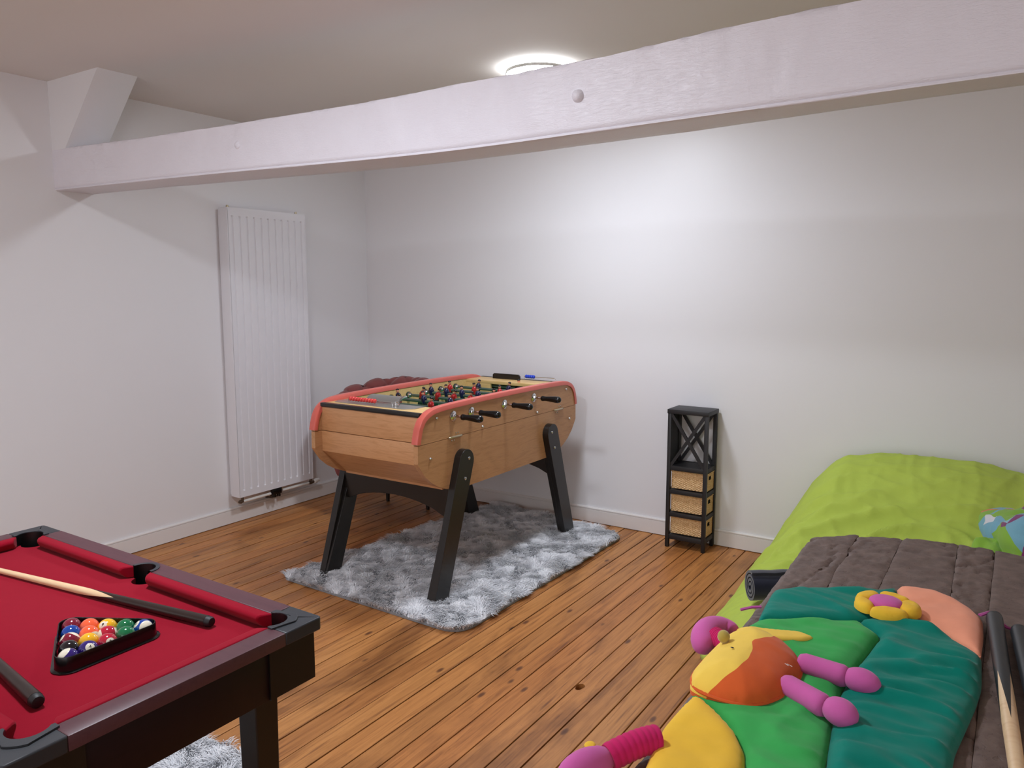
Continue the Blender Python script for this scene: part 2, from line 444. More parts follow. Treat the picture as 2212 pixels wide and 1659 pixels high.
# ------------------------------------------------------------ radiator
def radiator():
    y0, y1, z0, z1 = 3.027, 3.64, .180, 1.978
    xf, xb = -4.020, -4.105
    t = thing('radiator', 'tall white vertical panel radiator with fluted front on left wall', 'radiator', (xb, (y0 + y1) / 2, z0))
    n = 11; pitch = (y1 - y0 - .075) / (n - 1)
    ys = [y0 + .0, y0 + .003, y0 + .006]; 
    cols = [(y0 + .022, 0)]
    for k in range(n):
        c = y0 + .0375 + pitch * k
        cols += [(c - .011, 0), (c - .006, 1), (c + .002, 1), (c + .006, 0)]
    cols += [(y1 - .022, 0)]
    zs = [(z0, 0), (z0 + .04, 0), (z0 + .048, 1), (z1 - .055, 1), (z1 - .047, 0), (z1, 0)]
    rows = []
    for z, w in zs:
        rows.append([(xf, y0 + .004, z)] + [(xf - .0075 * d * w, y, z) for y, d in cols] + [(xf, y1 - .004, z)])
    B().grid(rows).obj('front_panel', 'radiator', t, angle=15)
    b = B(); b.box(xb + .002, xf - .001, y0, y0 + .004, z0, z1, .001).obj('side_panel', 'radiator', t)
    b = B(); b.box(xb + .002, xf - .001, y1 - .004, y1, z0, z1, .001).obj('side_panel', 'radiator', t)
    B().box(xb + .03, xf - .004, y0 + .005, y1 - .005, z1 - .006, z1 - .001).obj('top_grille', 'radiator', t)
    b = B()
    for k in range(24):
        yy = y0 + .02 + k * .0245; b.box(xb + .034, xf - .012, yy, yy + .012, z1 - .002, z1)
    b.obj('grille_bar', 'radiator', t)['kind'] = 'stuff'
    B().box(xb + .002, xf - .012, y0 + .005, y1 - .005, z0 + .002, z0 + .006).obj('bottom_plate', 'radiator', t)
    B().box(xb - .012, xb + .03, y0 + .006, y1 - .006, z0 + .01, z1 - .01).obj('back_panel', 'radiator', t)
    # raised rim line on the front
    b = B()
    for (a, c, d, e) in ((y0 + .006, y0 + .009, z0 + .005, z1 - .005), (y1 - .009, y1 - .006, z0 + .005, z1 - .005)): b.box(xf - .001, xf + .0015, a, c, d, e)
    b.obj('rim', 'radiator', t)
    for yy in (y0 + .03, y1 - .05):
        B().lathe([(0, .009), (.012, .009), (.013, .006), (.017, .006)], (xf - .035, yy, z1 - .001), (0, 0, 1), 12).obj('vent_plug', 'brass', t)
    # pipes and valves below
    xp = -4.035; zp = .150
    B().tube([(xp, y0 + .035, zp - .002), (xp, y0 + .25, zp)], .0095, 12).obj('pipe', 'white', t)
    B().tube([(xp, y0 + .35, zp + .002), (xp, y1 - .03, zp + .002)], .0095, 12).obj('pipe', 'white', t)
    b = B().box(xp - .016, xp + .014, y0 + .262, y0 + .335, zp - .012, zp + .03, .004)
    b.lathe([(0, .012), (.03, .012)], (xp, y0 + .28, zp), (0, 0, -1), 10); b.lathe([(0, .012), (.03, .012)], (xp, y0 + .318, zp), (0, 0, -1), 10)
    b.obj('valve_block', 'blackpl', t)
    B().lathe([(0, .006), (.008, .006), (.009, .012), (.02, .012), (.021, .009), (.035, .009)], (xp, y0 + .0, zp), (0, 1, 0), 12).obj('end_plug', 'pewter', t)
    B().tube([(xp, y0 + .03, zp), (xp, y0 + .03, z0 + .004)], .009, 10).obj('riser', 'pewter', t)
    B().lathe([(0, .010), (.012, .013), (.03, .013), (.031, .010), (.045, .010)], (xp, y1 - .035, zp + .002), (0, 1, 0), 10).obj('valve_body', 'pewter', t)
    B().tube([(xp, y1 - .015, zp), (xp, y1 - .015, z0 + .004)], .009, 10).obj('riser', 'pewter', t)
    b = B().lathe([(0, .010), (.004, .017), (.022, .018), (.024, .014), (.028, .013), (.045, .012), (.048, .004)], (xp, y1 + .012, zp + .004), (.1, 1, .1), 14)
    b.obj('thermostat_knob', 'white', t)
    for yy in (y0 + .28, y0 + .318): B().tube([(xp, yy, zp - .02), (xp - .02, yy, zp - .035), (XL + .002, yy, zp - .04)], .007, 8).obj('wall_pipe', 'pewter', t)
radiator()

# ------------------------------------------------------------ black shelf with baskets
def shelf():
    x0, x1, y0, y1, H = -1.628, -1.392, 4.128, 4.298, .81
    p = .021
    t = thing('storage_shelf', 'narrow black wooden shelf tower with crossed slats, against back wall', 'shelf', ((x0 + x1) / 2, (y0 + y1) / 2, 0))
    for a in (x0, x1 - p):
        for c in (y0, y1 - p): B().box(a, a + p, c, c + p, 0, .785, .0015).obj('post', 'blackwood2', t)
    B().box(x0 - .003, x1 + .003, y0 - .003, y1 + .003, .785, H, .002).obj('top_board', 'blackwood2', t)
    for zt, zb in ((.485, .457), (.345, .319), (.210, .184), (.078, .049)):
        B().box(x0 + .004, x1 - .004, y0 + .004, y1 - .004, zb + .006, zt - .004).obj('shelf_board', 'blackwood2', t)
        for (a, c, d, e) in ((x0 + p, x1 - p, y0 + .002, y0 + p - .003), (x0 + p, x1 - p, y1 - p + .003, y1 - .002), (x0 + .002, x0 + p - .003, y0 + p, y1 - p), (x1 - p + .003, x1 - .002, y0 + p, y1 - p)):
            B().box(a, c, d, e, zb, zt - .002, .001).obj('rail', 'blackwood2', t)
    B().box(x0 + .004, x0 + .012, y0 + p, y1 - p, .485, .785).obj('side_panel', 'blackwood2', t)
    zc0, zc1 = .483, .783
    for yy in (y0 + .004, y1 - .018):
        for s in (0, 1):
            a = Vector((x0 + p, 0, zc0 if s else zc1)); b_ = Vector((x1 - p, 0, zc1 if s else zc0))
            d = (b_ - a).normalized(); nrm = Vector((-d.z, 0, d.x)) * .0085
            q = [(a + nrm), (b_ + nrm), (b_ - nrm), (a - nrm)]
            B().prism([(v.x, v.z) for v in q], yy + .0007 * s, yy + .0125 + .0007 * s, 'Y').obj('cross_slat', 'blackwood2', t)
    # low back trim under the bottom shelf
    for k, (zb, ln) in enumerate(((.3475, 'topmost wicker basket in the black shelf'), (.2125, 'middle wicker basket in the black shelf'), (.0805, 'lowest wicker basket in the black shelf'))):
        basket(x0 + .0225, x1 - .006, y0 + .0225, y1 - .0225, zb, [.1035, .1005, .0995][k], ln)
def basket(x0, x1, y0, y1, z0, h, label):
    t = thing('wicker_basket', label, 'basket', ((x0 + x1) / 2, (y0 + y1) / 2, z0), 'wicker baskets in the black shelf')
    pu, pz = .0105, .0062
    nzr = int(h / .0016)
    per = [(x0, y0), (x1, y0), (x1, y1), (x0, y1)]
    b = B()
    for k in range(4):
        a = Vector(per[k] + (0,)); c = Vector(per[(k + 1) % 4] + (0,)); L = (c - a).length; d = (c - a) / L; nrm = Vector((d.y, -d.x, 0))
        nu = int(L / .0027)
        V = {}
        for i in range(nu + 1):
            for j in range(nzr + 1):
                u = L * i / nu; z = h * j / nzr; row = int(z / pz)
                w = .0016 * math.sin(PI * u / pu + (PI if row % 2 else 0)) * 1 + .0009 * abs(math.sin(PI * z / pz)) + .0012 * nz(u * 60, z * 60, k)
                if z > h - .009: w = .0022 + .0008 * math.sin(2 * PI * (u + z * .8) / .009)
                ed = min(u, L - u, .004) / .004
                V[i, j] = b.b.verts.new(a + d * u + nrm * (w * ed - .003) + Vector((0, 0, z0 + z)))
        for i in range(nu):
            for j in range(nzr):
                u = L * (i + .5) / nu; z = h * (j + .5) / nzr
                if k in (1, 3) and abs(u - L / 2) < .019 and h - .042 < z < h - .019: continue
                b.b.faces.new((V[i, j], V[i + 1, j], V[i + 1, j + 1], V[i, j + 1]))
    b.obj('woven_wall', 'wicker', t, angle=80)
    B().box(x0 + .005, x1 - .005, y0 + .005, y1 - .005, z0, z0 + .004).obj('base', 'wicker', t)
    B().box(x0 + .006, x1 - .008, y0 + .006, y1 - .006, z0 + .006, z0 + h * .98).obj('dark_core', 'gap', t)  # solid near-black block filling the basket behind the hand holes
    # woven rim round the top and round the hand hole
    b = B()
    pts = [(x0, y0), (x1, y0), (x1, y1), (x0, y1), (x0, y0)]
    for i in range(4): b.tube([(pts[i][0], pts[i][1], z0 + h - .002), (pts[i + 1][0], pts[i + 1][1], z0 + h - .002)], .003, 6)
    b.obj('rim', 'wicker', t)
shelf()

# ------------------------------------------------------------ rugs
def rug(corners, r, label, nblades, seed, hmax=.042):
    rs = np.random.RandomState(seed)
    P = [Vector(c) for c in corners]
    # rounded outline
    poly = []
    n = len(P)
    for i in range(n):
        a, b_, c = P[i - 1], P[i], P[(i + 1) % n]
        d1 = (a - b_).normalized(); d2 = (c - b_).normalized()
        s_, e_ = b_ + d1 * r[i], b_ + d2 * r[i]
        for k in range(7):
            q = k / 6; poly.append(((1 - q) ** 2 * s_.x + 2 * q * (1 - q) * b_.x + q * q * e_.x, (1 - q) ** 2 * s_.y + 2 * q * (1 - q) * b_.y + q * q * e_.y))
    cx = sum(p.x for p in P) / n; cy = sum(p.y for p in P) / n
    t = thing('shag_rug', label, 'rug', (cx, cy, 0), 'fluffy grey shag rugs')
    B().prism(poly, .001, .011, 'Z').obj('backing', 'rugback', t)
    xs_ = [p[0] for p in poly]; ys_ = [p[1] for p in poly]
    X = rs.uniform(min(xs_), max(xs_), nblades * 2); Y = rs.uniform(min(ys_), max(ys_), nblades * 2)
    ins = np.zeros(len(X), bool); m_ = len(poly)
    for i in range(m_):
        xa, ya = poly[i]; xb, yb = poly[(i + 1) % m_]
        c = ((ya > Y) != (yb > Y)) & (X < (xb - xa) * (Y - ya) / (yb - ya + 1e-12) + xa)
        ins ^= c
    X = X[ins][:nblades]; Y = Y[ins][:nblades]; k = len(X)
    # clumped lean directions
    def fld(f, ph):
        f = f * 1.35
        return np.sin(X * f + 2.1 * np.sin(Y * f * .7 + ph)) + np.cos(Y * f * 1.1 + 1.7 * np.sin(X * f * .9 + ph * 2))
    ang = fld(11, seed) * 1.3 + fld(31, seed + 2) * .8 + rs.normal(0, .5, k)
    lean = .017 + .012 * np.abs(fld(17, 5)) / 2 + rs.uniform(0, .01, k)
    Hh = (hmax * .62 + .010 * fld(13, 1) / 2 + .006 * fld(37, 3) / 2 + rs.uniform(-.006, .006, k)).clip(.012, hmax)
    w = rs.uniform(.0011, .0022, k); ta = rs.uniform(0, 2 * PI, k)
    dx, dy = np.cos(ang), np.sin(ang); px, py = -dy * .8 + np.cos(ta) * .3, dx * .8 + np.sin(ta) * .3
    V = np.zeros((k, 7, 3))
    for j, (f, hh, ww) in enumerate(((0, 0, 1), (.3, .55, 1.15), (.75, .88, .8))):
        for s_, sg in ((0, -1), (1, 1)):
            V[:, 2 * j + s_, 0] = X + dx * lean * f + sg * px * w * ww; V[:, 2 * j + s_, 1] = Y + dy * lean * f + sg * py * w * ww
            V[:, 2 * j + s_, 2] = .008 + Hh * hh
    V[:, 6, 0] = X + dx * lean * 1.35; V[:, 6, 1] = Y + dy * lean * 1.35; V[:, 6, 2] = .008 + Hh * .93
    V[:, :, 0] -= cx; V[:, :, 1] -= cy
    me = bpy.data.meshes.new('pile')
    base = (np.arange(k) * 7)[:, None]
    q1 = base + np.array([0, 1, 3, 2]); q2 = base + np.array([2, 3, 5, 4]); t3 = base + np.array([4, 5, 6])
    loops = np.concatenate([q1, q2, t3], axis=1).ravel()
    me.vertices.add(k * 7); me.vertices.foreach_set('co', V.ravel())
    me.loops.add(k * 11); me.loops.foreach_set('vertex_index', loops)
    me.polygons.add(k * 3)
    st = (np.arange(k) * 11)[:, None] + np.array([0, 4, 8]); me.polygons.foreach_set('loop_start', st.ravel())
    me.polygons.foreach_set('loop_total', np.tile([4, 4, 3], k)); me.update(calc_edges=True); me.validate()
    me.polygons.foreach_set('use_smooth', [True] * (k * 3))
    me.materials.append(M['rug'])
    o = bpy.data.objects.new('pile', me); C.objects.link(o); o.parent = t; o['kind'] = 'stuff'
rug([(-3.10, 2.565, 0), (-1.925, 2.535, 0), (-1.895, 4.14, 0), (-2.93, 4.29, 0)], [.06, .12, .08, .06], 'fluffy pale grey shag rug under the football table', 170000, 3)
rug([(-3.3, .05, 0), (-1.88, .05, 0), (-1.90, 1.46, 0), (-3.3, 1.46, 0)], [.08, .08, .1, .08], 'fluffy pale grey shag rug under the billiard table', 100000, 9)

# ------------------------------------------------------------ football table
def football_table():
    xl, xr = -2.915, -2.225      # outer faces of side panels
    T = .025
    y0, y1 = 2.630, 4.130; yc = (y0 + y1) / 2
    t = thing('football_table', 'wooden table football with coral rails on four black legs', 'table football', ((xl + xr) / 2, yc, .02))
    seam = .785
    def mir(pts): return pts + [(2 * yc - a, b) for a, b in reversed(pts)]
    low = mir([(y0 + .004, seam - .001), (y0 + .003, .70), (2.650, .675), (2.682, .634), (2.73, .594), (2.783, .564), (2.835, .543), (2.90, .527), (2.97, .52)])
    up = mir([(y0 + .004, seam + .001), (2.640, .82), (2.655, .862), (2.675, .893), (2.70, .912), (2.74, .926), (2.80, .933), (2.95, .937), (3.2, .940)])
    for x0 in (xl, xr - T):
        B().prism(low, x0, x0 + T, 'X').obj('lower_side_panel', 'oak', t, angle=30)
        B().prism(up, x0, x0 + T, 'X').obj('upper_side_panel', 'oak', t, angle=30)
        # coral rail wrapped over the top edge
        o_ = [(y0 - .005, seam + .008)] + [(2.630, .82), (2.644, .868), (2.666, .901), (2.694, .922), (2.738, .938), (2.80, .946), (2.95, .950), (3.2, .953)]
        o_ = o_ + [(2 * yc - a, b) for a, b in reversed(o_)]
        rows = []
        # resample + cross-section
        pts = []
        for i in range(len(o_) - 1):
            for k in range(5):
                q = k / 5; pts.append(Vector((o_[i][0] * (1 - q) + o_[i + 1][0] * q, o_[i][1] * (1 - q) + o_[i + 1][1] * q)))
        pts.append(Vector(o_[-1]))
        for _ in range(3):
            pts = [pts[0]] + [(pts[i - 1] + pts[i] * 2 + pts[i + 1]) / 4 for i in range(1, len(pts) - 1)] + [pts[-1]]
        W_ = .0195; cxm = x0 + T / 2
        for i, p in enumerate(pts):
            d = (pts[min(i + 1, len(pts) - 1)] - pts[max(i - 1, 0)]).normalized(); n_ = Vector((-d.y, d.x))
            if n_.y < 0 and abs(n_.x) < .5: n_ = -n_
            sec = [(-W_, -.022), (-W_, -.004), (-W_ + .002, .0005), (-W_ + .006, .002), (0, .003), (W_ - .006, .002), (W_ - .002, .0005), (W_, -.004), (W_, -.022), (W_ - .004, -.022), (W_ - .004, -.008), (-W_ + .004, -.008), (-W_ + .004, -.022)]
            rows.append([(cxm + a, p.x + n_.x * b_, p.y + n_.y * b_) for a, b_ in sec])
        B().grid(rows, closed_v=True, capu=True).obj('coral_rail', 'red_trim', t)
    # end panels
    for s in (0, 1):
        def yy(v): return v if s == 0 else 2 * yc - v
        def bx(a, b_): return sorted((yy(a), yy(b_)))
        xa, xb = xl + T, xr - T
        ya, yb = bx(2.680, 2.700)
        B().box(xa, xb, ya, yb, seam + .0015, .906, .0008).obj('upper_end_panel', 'oakx', t)
        B().box(xa, xb, ya, yb, .680, seam - .0015, .0008).obj('lower_end_panel', 'oakx', t)
        ya, yb = bx(2.674, 2.702)
        B().box(xa, xb, ya, yb, .9065, .926, .002).obj('black_edge_strip', 'blackwood', t)
        # sloping underside
        q = [(2.685, .680), (2.70, .688), (2.855, .553), (2.84, .545)]
        B().prism([(yy(a), b_) for a, b_ in q], xa, xb, 'X').obj('sloping_panel', 'oakx', t, flatshade=True)
        ya, yb = bx(2.702, 2.862)
        B().box(xa, xb, ya, yb, .905, .9245, .001).obj('ledge', 'lightwood', t)
        ya, yb = bx(2.846, 2.862)
        for (a, b_) in ((xa, -2.70), (-2.44, xb)): B().box(a, b_, ya, yb, .80, .905).obj('inner_end_wall', 'lightwood', t)
    B().box(xl + T, xr - T, 2.84, 2 * yc - 2.84, .535, .549).obj('bottom_panel', 'oakx', t)
    B().box(xl + T, xr - T, 2.70, 2 * yc - 2.70, .790, .801).obj('playing_field', 'field', t)
    B().box(xl + T + .0005, xl + T + .004, 2.86, 2 * yc - 2.86, .801, .935).obj('inner_side_lining', 'lightwood', t)
    B().box(xr - T - .004, xr - T - .0005, 2.86, 2 * yc - 2.86, .801, .935).obj('inner_side_lining', 'lightwood', t)
    # ---- near end: steel plate, deflector, red score beads
    b = B(); b.prism([(-2.85, 2.735), (-2.40, 2.735), (-2.36, 2.775), (-2.36, 2.85), (-2.85, 2.85), (-2.88, 2.79)], .9247, .927, 'Z').obj('steel_plate', 'steel', t)
    rows = []
    for i in range(13):
        a = PI * .55 * i / 12
        rows.append([(x_, 2.815 + .052 * (1 - math.cos(a)), .927 + .034 * math.sin(a)) for x_ in (-2.715, -2.50)])
    rows2 = [[(p[0], p[1] + .0025, p[2] - .002) for p in r_] for r_ in rows]
    b = B(); b.grid(rows); b.grid(rows2); b.obj('goal_deflector', 'steel', t)
    b = B(); b.tube([(-2.495, 2.812 + .052 * (1 - math.cos(PI * .55 * i / 8)), .927 + .035 * math.sin(PI * .55 * i / 8)) for i in range(9)], .007, 8); b.obj('deflector_edge', 'chrome', t)
    def beads(yb_, x0, mat, bx_, dx, z):
        B().tube([(x0 - .014, yb_, .9246), (x0 - .014, yb_, z), (x0 + 14 * dx, yb_, z), (x0 + 14 * dx + .006, yb_, z - .008), (x0 + 14 * dx + .006, yb_, .9246)], .0022, 6).obj('score_wire', 'chrome', t)
        for i in range(bx_):
            B().ball((x0 + i * dx * .93, yb_, z), (.0092, .0115, .0115), 14, 8).obj('score_bead', mat, t)
    beads(2.772, -2.775, 'redbead', 10, .0195, .944)
    B().lathe([(0, .014), (.006, .014), (.008, .008), (.02, .006), (.022, .009), (.026, .009)], (-2.475, 2.775, .926), (0, 0, 1), 14).obj('plate_stud', 'chrome', t)
    # ---- far end
    yf = 2 * yc - 2.80
    B().prism([(-2.765, .905), (-2.765, .948), (-2.755, .958), (-2.570, .958), (-2.560, .948), (-2.560, .905)], yf + .055, yf + .065, 'Y').obj('black_deflector', 'blackwood', t, bevel=.002)
    beads(yf + .085, -2.53, 'bluebead', 5, .0145, .948)
    # ---- rods
    RY = [2.895 + .1475 * i for i in range(8)]; rz = .888
    pm = B()
    def player(mat):
        b = B()
        b.mi = 0
        b.lathe([(-.012, .006), (-.010, .011), (0, .0125), (.012, .0135), (.022, .0125), (.028, .007), (.030, .005)], (0, 0, 0), (0, 0, 1), 12)
        b.ball((.0, -.011, .010), (.006, .007, .009), 8, 6); b.ball((0, .011, .010), (.006, .007, .009), 8, 6)
        b.mi = 1
        b.ball((0, 0, .038), (.0078, .0072, .0095), 10, 7); b.lathe([(.024, .0052), (.032, .0045)], (0, 0, 0), (0, 0, 1), 8)
        b.mi = 2
        b.ball((-.001, 0, .0445), (.0088, .0084, .0055), 10, 6)
        b.mi = 3
        b.prism([(-.009, -.010), (.009, -.010), (.0075, -.052), (.013, -.064), (.013, -.068), (-.006, -.068), (-.007, -.05)], -.008, .008, 'Y')
        return b
    RM = {'r': player('redj'), 'b': player('bluej')}
    def mkmesh(b, mats):
        bmesh.ops.recalc_face_normals(b.b, faces=b.b.faces)
        me = bpy.data.meshes.new('player'); b.b.to_mesh(me); b.b.free()
        for q in mats: me.materials.append(M[q])
        me.polygons.foreach_set('use_smooth', [True] * len(me.polygons)); me.set_sharp_from_angle(angle=math.radians(45)); return me
    PMsh = {'r': mkmesh(RM['r'], ['redj', 'skin', 'ink', 'bush']), 'b': mkmesh(RM['b'], ['bluej', 'skin', 'ink', 'bush'])}
    teams = ['r', 'r', 'b', 'r', 'b', 'r', 'b', 'b']
    NP = [1, 2, 3, 5, 5, 3, 2, 1]
    shift = [.035, -.02, -.075, .01, -.04, -.06, -.03, .07]
    tilt = [60, -8, 12, -18, 6, 4, -10, 14]
    xm = (xl + xr) / 2
    for i, y in enumerate(RY):
        s = 1 if teams[i] == 'r' else -1      # handle side
        r = B(); r.tube([(xl + T + .02, y, rz), (xr - T - .02, y, rz)], .0085, 12); rod = r.obj('rod', 'rod', t)
        xo = xr if s > 0 else xl
        B().tube([(xo - s * .04, y, rz), (xo + s * .075, y, rz)], .0062, 10).obj('rod_end', 'chrome', rod)
        hx = xo + s * .052
        B().lathe([(0, .011), (.004, .0145), (.012, .0150), (.018, .0135), (.030, .0128), (.060, .0155), (.090, .0180), (.108, .0178), (.118, .0140), (.123, .006)], (hx, y, rz), (s, 0, 0), 18).obj('handle', 'blackpl', rod)
        for side, xx in ((1, xr), (-1, xl)):
            if side == s: B().lathe([(0, .026), (.004, .026), (.006, .023), (.009, .014), (.014, .012), (.015, .008)], (xx, y, rz), (side, 0, 0), 8).obj('bushing', 'chrome', rod, angle=20)
            b = B(); b.mi = 1; b.lathe([(0, .019), (.010, .0185)], (xx - side * (T + .004), y, rz), (-side, 0, 0), 14); b.mi = 0; b.lathe([(.010, .016), (.018, .015), (.026, .010)], (xx - side * (T + .004), y, rz), (-side, 0, 0), 14)
            b.obj('inner_bushing', ['chrome', 'bush'], rod)
        n = NP[i]; span = .56
        sp = {1: 0, 2: .22, 3: .18, 5: .112}[n]
        for k in range(n):
            o = bpy.data.objects.new('player', PMsh[teams[i]]); o.scale = (1.14, 1.14, 1.14); C.objects.link(o); o.parent = rod
            wx = xm + shift[i] + (k - (n - 1) / 2) * sp
            o.location = Vector((wx, y, rz)) - t.location
            o.rotation_euler = (math.radians(-tilt[i] * (1 if s > 0 else -1)), 0, PI / 2 if s > 0 else -PI / 2)
        for e in (-1, 1):
            xx = xm + shift[i] + e * ((n - 1) / 2 * sp + .03)
            if i in (0, 7): B().lathe([(0, .013), (.012, .013)], (xx, y, rz), (1, 0, 0), 12).obj('rubber_stop', 'rubber', rod)
    # ---- bolts, latches
    for (y, z) in ((2.768, .895), (2.72, .712), (3.137, .800), (3.67, .800), (4.00, .895), (4.045, .712)):
        B().lathe([(0, .0075), (.003, .0075), (.007, .0055), (.009, .001)], (xr, y, z), (1, 0, 0), 12).obj('screw_head', 'chrome', t)
    for y in (2.905, 3.905):
        b = B(); b.lathe([(0, .004), (.003, .0062), (.10, .0062), (.103, .004)], (xr + .006, y - .05, seam + .001), (0, 1, 0), 10); b.obj('hinge_pin', 'brass', t)
        for dy, dz in ((0.012, .017), (.030, .017), (-.022, -.016), (-.004, -.016)):
            B().lathe([(0, .004), (.002, .004), (.004, .0005)], (xr, y + dy, seam + dz), (1, 0, 0), 8).obj('hinge_screw', 'chrome', t)
    # ---- legs
    for s in (-1, 1):
        for e in (0, 1):
            def yy(v): return v if e == 0 else 2 * yc - .05 - v + .0
            # slanting leg with rounded head
            c = (2.956, .662); r_ = .057
            foot = [(2.690, .018), (2.797, .018)]
            pts = [foot[0], foot[1]] + arc(c[0], c[1], r_, -12, 168, 14)
            if e: pts = [(6.745 - a, b_) for a, b_ in pts]
            xa, xb = (xr, xr + .038) if s > 0 else (xl - .038, xl)
            b = B().prism(pts, xa, xb, 'X')
            # thicker lower part below the cabinet
            q = [(2.6915, .019), (2.7955, .019), (2.965, .50), (2.8745, .50)]
            if e: q = [(6.745 - a, b_) for a, b_ in q]
            xa2, xb2 = (xr - .014, xr + .010) if s > 0 else (xl - .010, xl + .014)
            leg = b.obj('leg', 'blackwood', t, bevel=.004)
            B().prism(q, xa2, xb2, 'X').obj('leg_liner', 'blackwood', leg, bevel=.002)
            for (y, z) in ((2.971, .673), (2.939, .578)):
                if e: y = 6.745 - y
                B().lathe([(0, .0085), (.003, .008), (.006, .004), (.007, .0005)], ((xr + .038) if s > 0 else (xl - .038), y, z), (s, 0, 0), 12).obj('leg_bolt', 'chrome', leg)
    for e in (0, 1):
        ya, yb = (2.855, 2.885) if e == 0 else (6.745 - 2.885, 6.745 - 2.855)
        poly = [(xl + .0, .545), (xr - .0, .545), (xr - .0, .395), (xr - .03, .397)] + [(xr - .05 - (xr - xl - .10) * k / 12, .405 + .055 * math.sin(PI * k / 12) ** .7) for k in range(13)] + [(xl + .03, .397), (xl + .0, .395)]
        B().prism(poly, ya, yb, 'Y').obj('arched_crossbar', 'blackwood', t, bevel=.002)
football_table()

# ------------------------------------------------------------ tufted tub chair in the corner
def tub_chair():
    cx, cy, R = -3.45, 3.75, .36
    t = thing('tub_chair', 'plum velvet button-tufted tub armchair in the corner behind the football table', 'armchair', (cx, cy, 0))
    rows = []
    A0, A1 = -38, 308   # opening faces the -y side
    nA = 200
    for i in range(nA + 1):
        q = i / nA; a = math.radians(-50 + 280 * q)     # from right arm, round the back, to left arm
        back = math.sin(math.radians(180 * q)) ** 1.1
        zt = .765 + .125 * back
        tuft = abs(math.sin(PI * 8 * q))
        zt += .018 * tuft - .012
        th = .055 + .012 * tuft
        ring = []
        nv = 40
        for k in range(nv):
            p = 2 * PI * k / nv
            rr = math.cos(p); zz = math.sin(p)
            # outer wall down to .12, inner wall down to seat; rolled top
            if zz >= 0:
                rad = R - .055 + rr * th * (1 if rr < 0 else 1.0); z = zt - .055 + zz * .055
            else:
                f = -zz
                rad = R - .055 + (rr * th); z = zt - .055 - f * (zt - .055 - .27)
            bl = 0
            if rr < -.2 or zz > .3:      # tufting on inner/top side
                s1 = math.sin(PI * 8 * q + PI * (z / .14)); s2 = math.sin(PI * 8 * q - PI * (z / .14))
                bl = -.016 * (1 - min(1, abs(s1))) ** 3 - .016 * (1 - min(1, abs(s2))) ** 3
            rad += bl * (-1 if rr < 0 else 1)
            ring.append((cx + rad * math.cos(a), cy + rad * math.sin(a), z + (bl * .6 if zz > .3 else 0)))
        rows.append(ring)
    B().grid(rows, closed_v=True, capu=True).obj('tufted_back', 'tuft', t, angle=60)
    # seat cushion and base
    rows = []
    for i, (r, z) in enumerate(((.02, .43), (.2, .435), (.26, .425), (.285, .40), (.285, .36), (.27, .335), (.02, .33))):
        rows.append([(cx + r * math.cos(2 * PI * k / 40), cy + r * math.sin(2 * PI * k / 40) * 1.02, z) for k in range(40)])
    B().grid(rows, closed_v=True, capu=True).obj('seat_cushion', 'tuft', t)
    B().lathe([(.275, .27), (.33, .29)], (cx, cy, 0), (0, 0, 1), 40).obj('seat_base', 'tuft', t)
    for a in (48, 130, 213):
        x, y = cx + .28 * math.cos(math.radians(a)), cy + .28 * math.sin(math.radians(a))
        B().lathe([(0, .012), (.02, .013), (.25, .022), (.28, .024)], (x, y, 0), (0, 0, 1), 12).obj('leg', 'blackwood', t)
tub_chair()

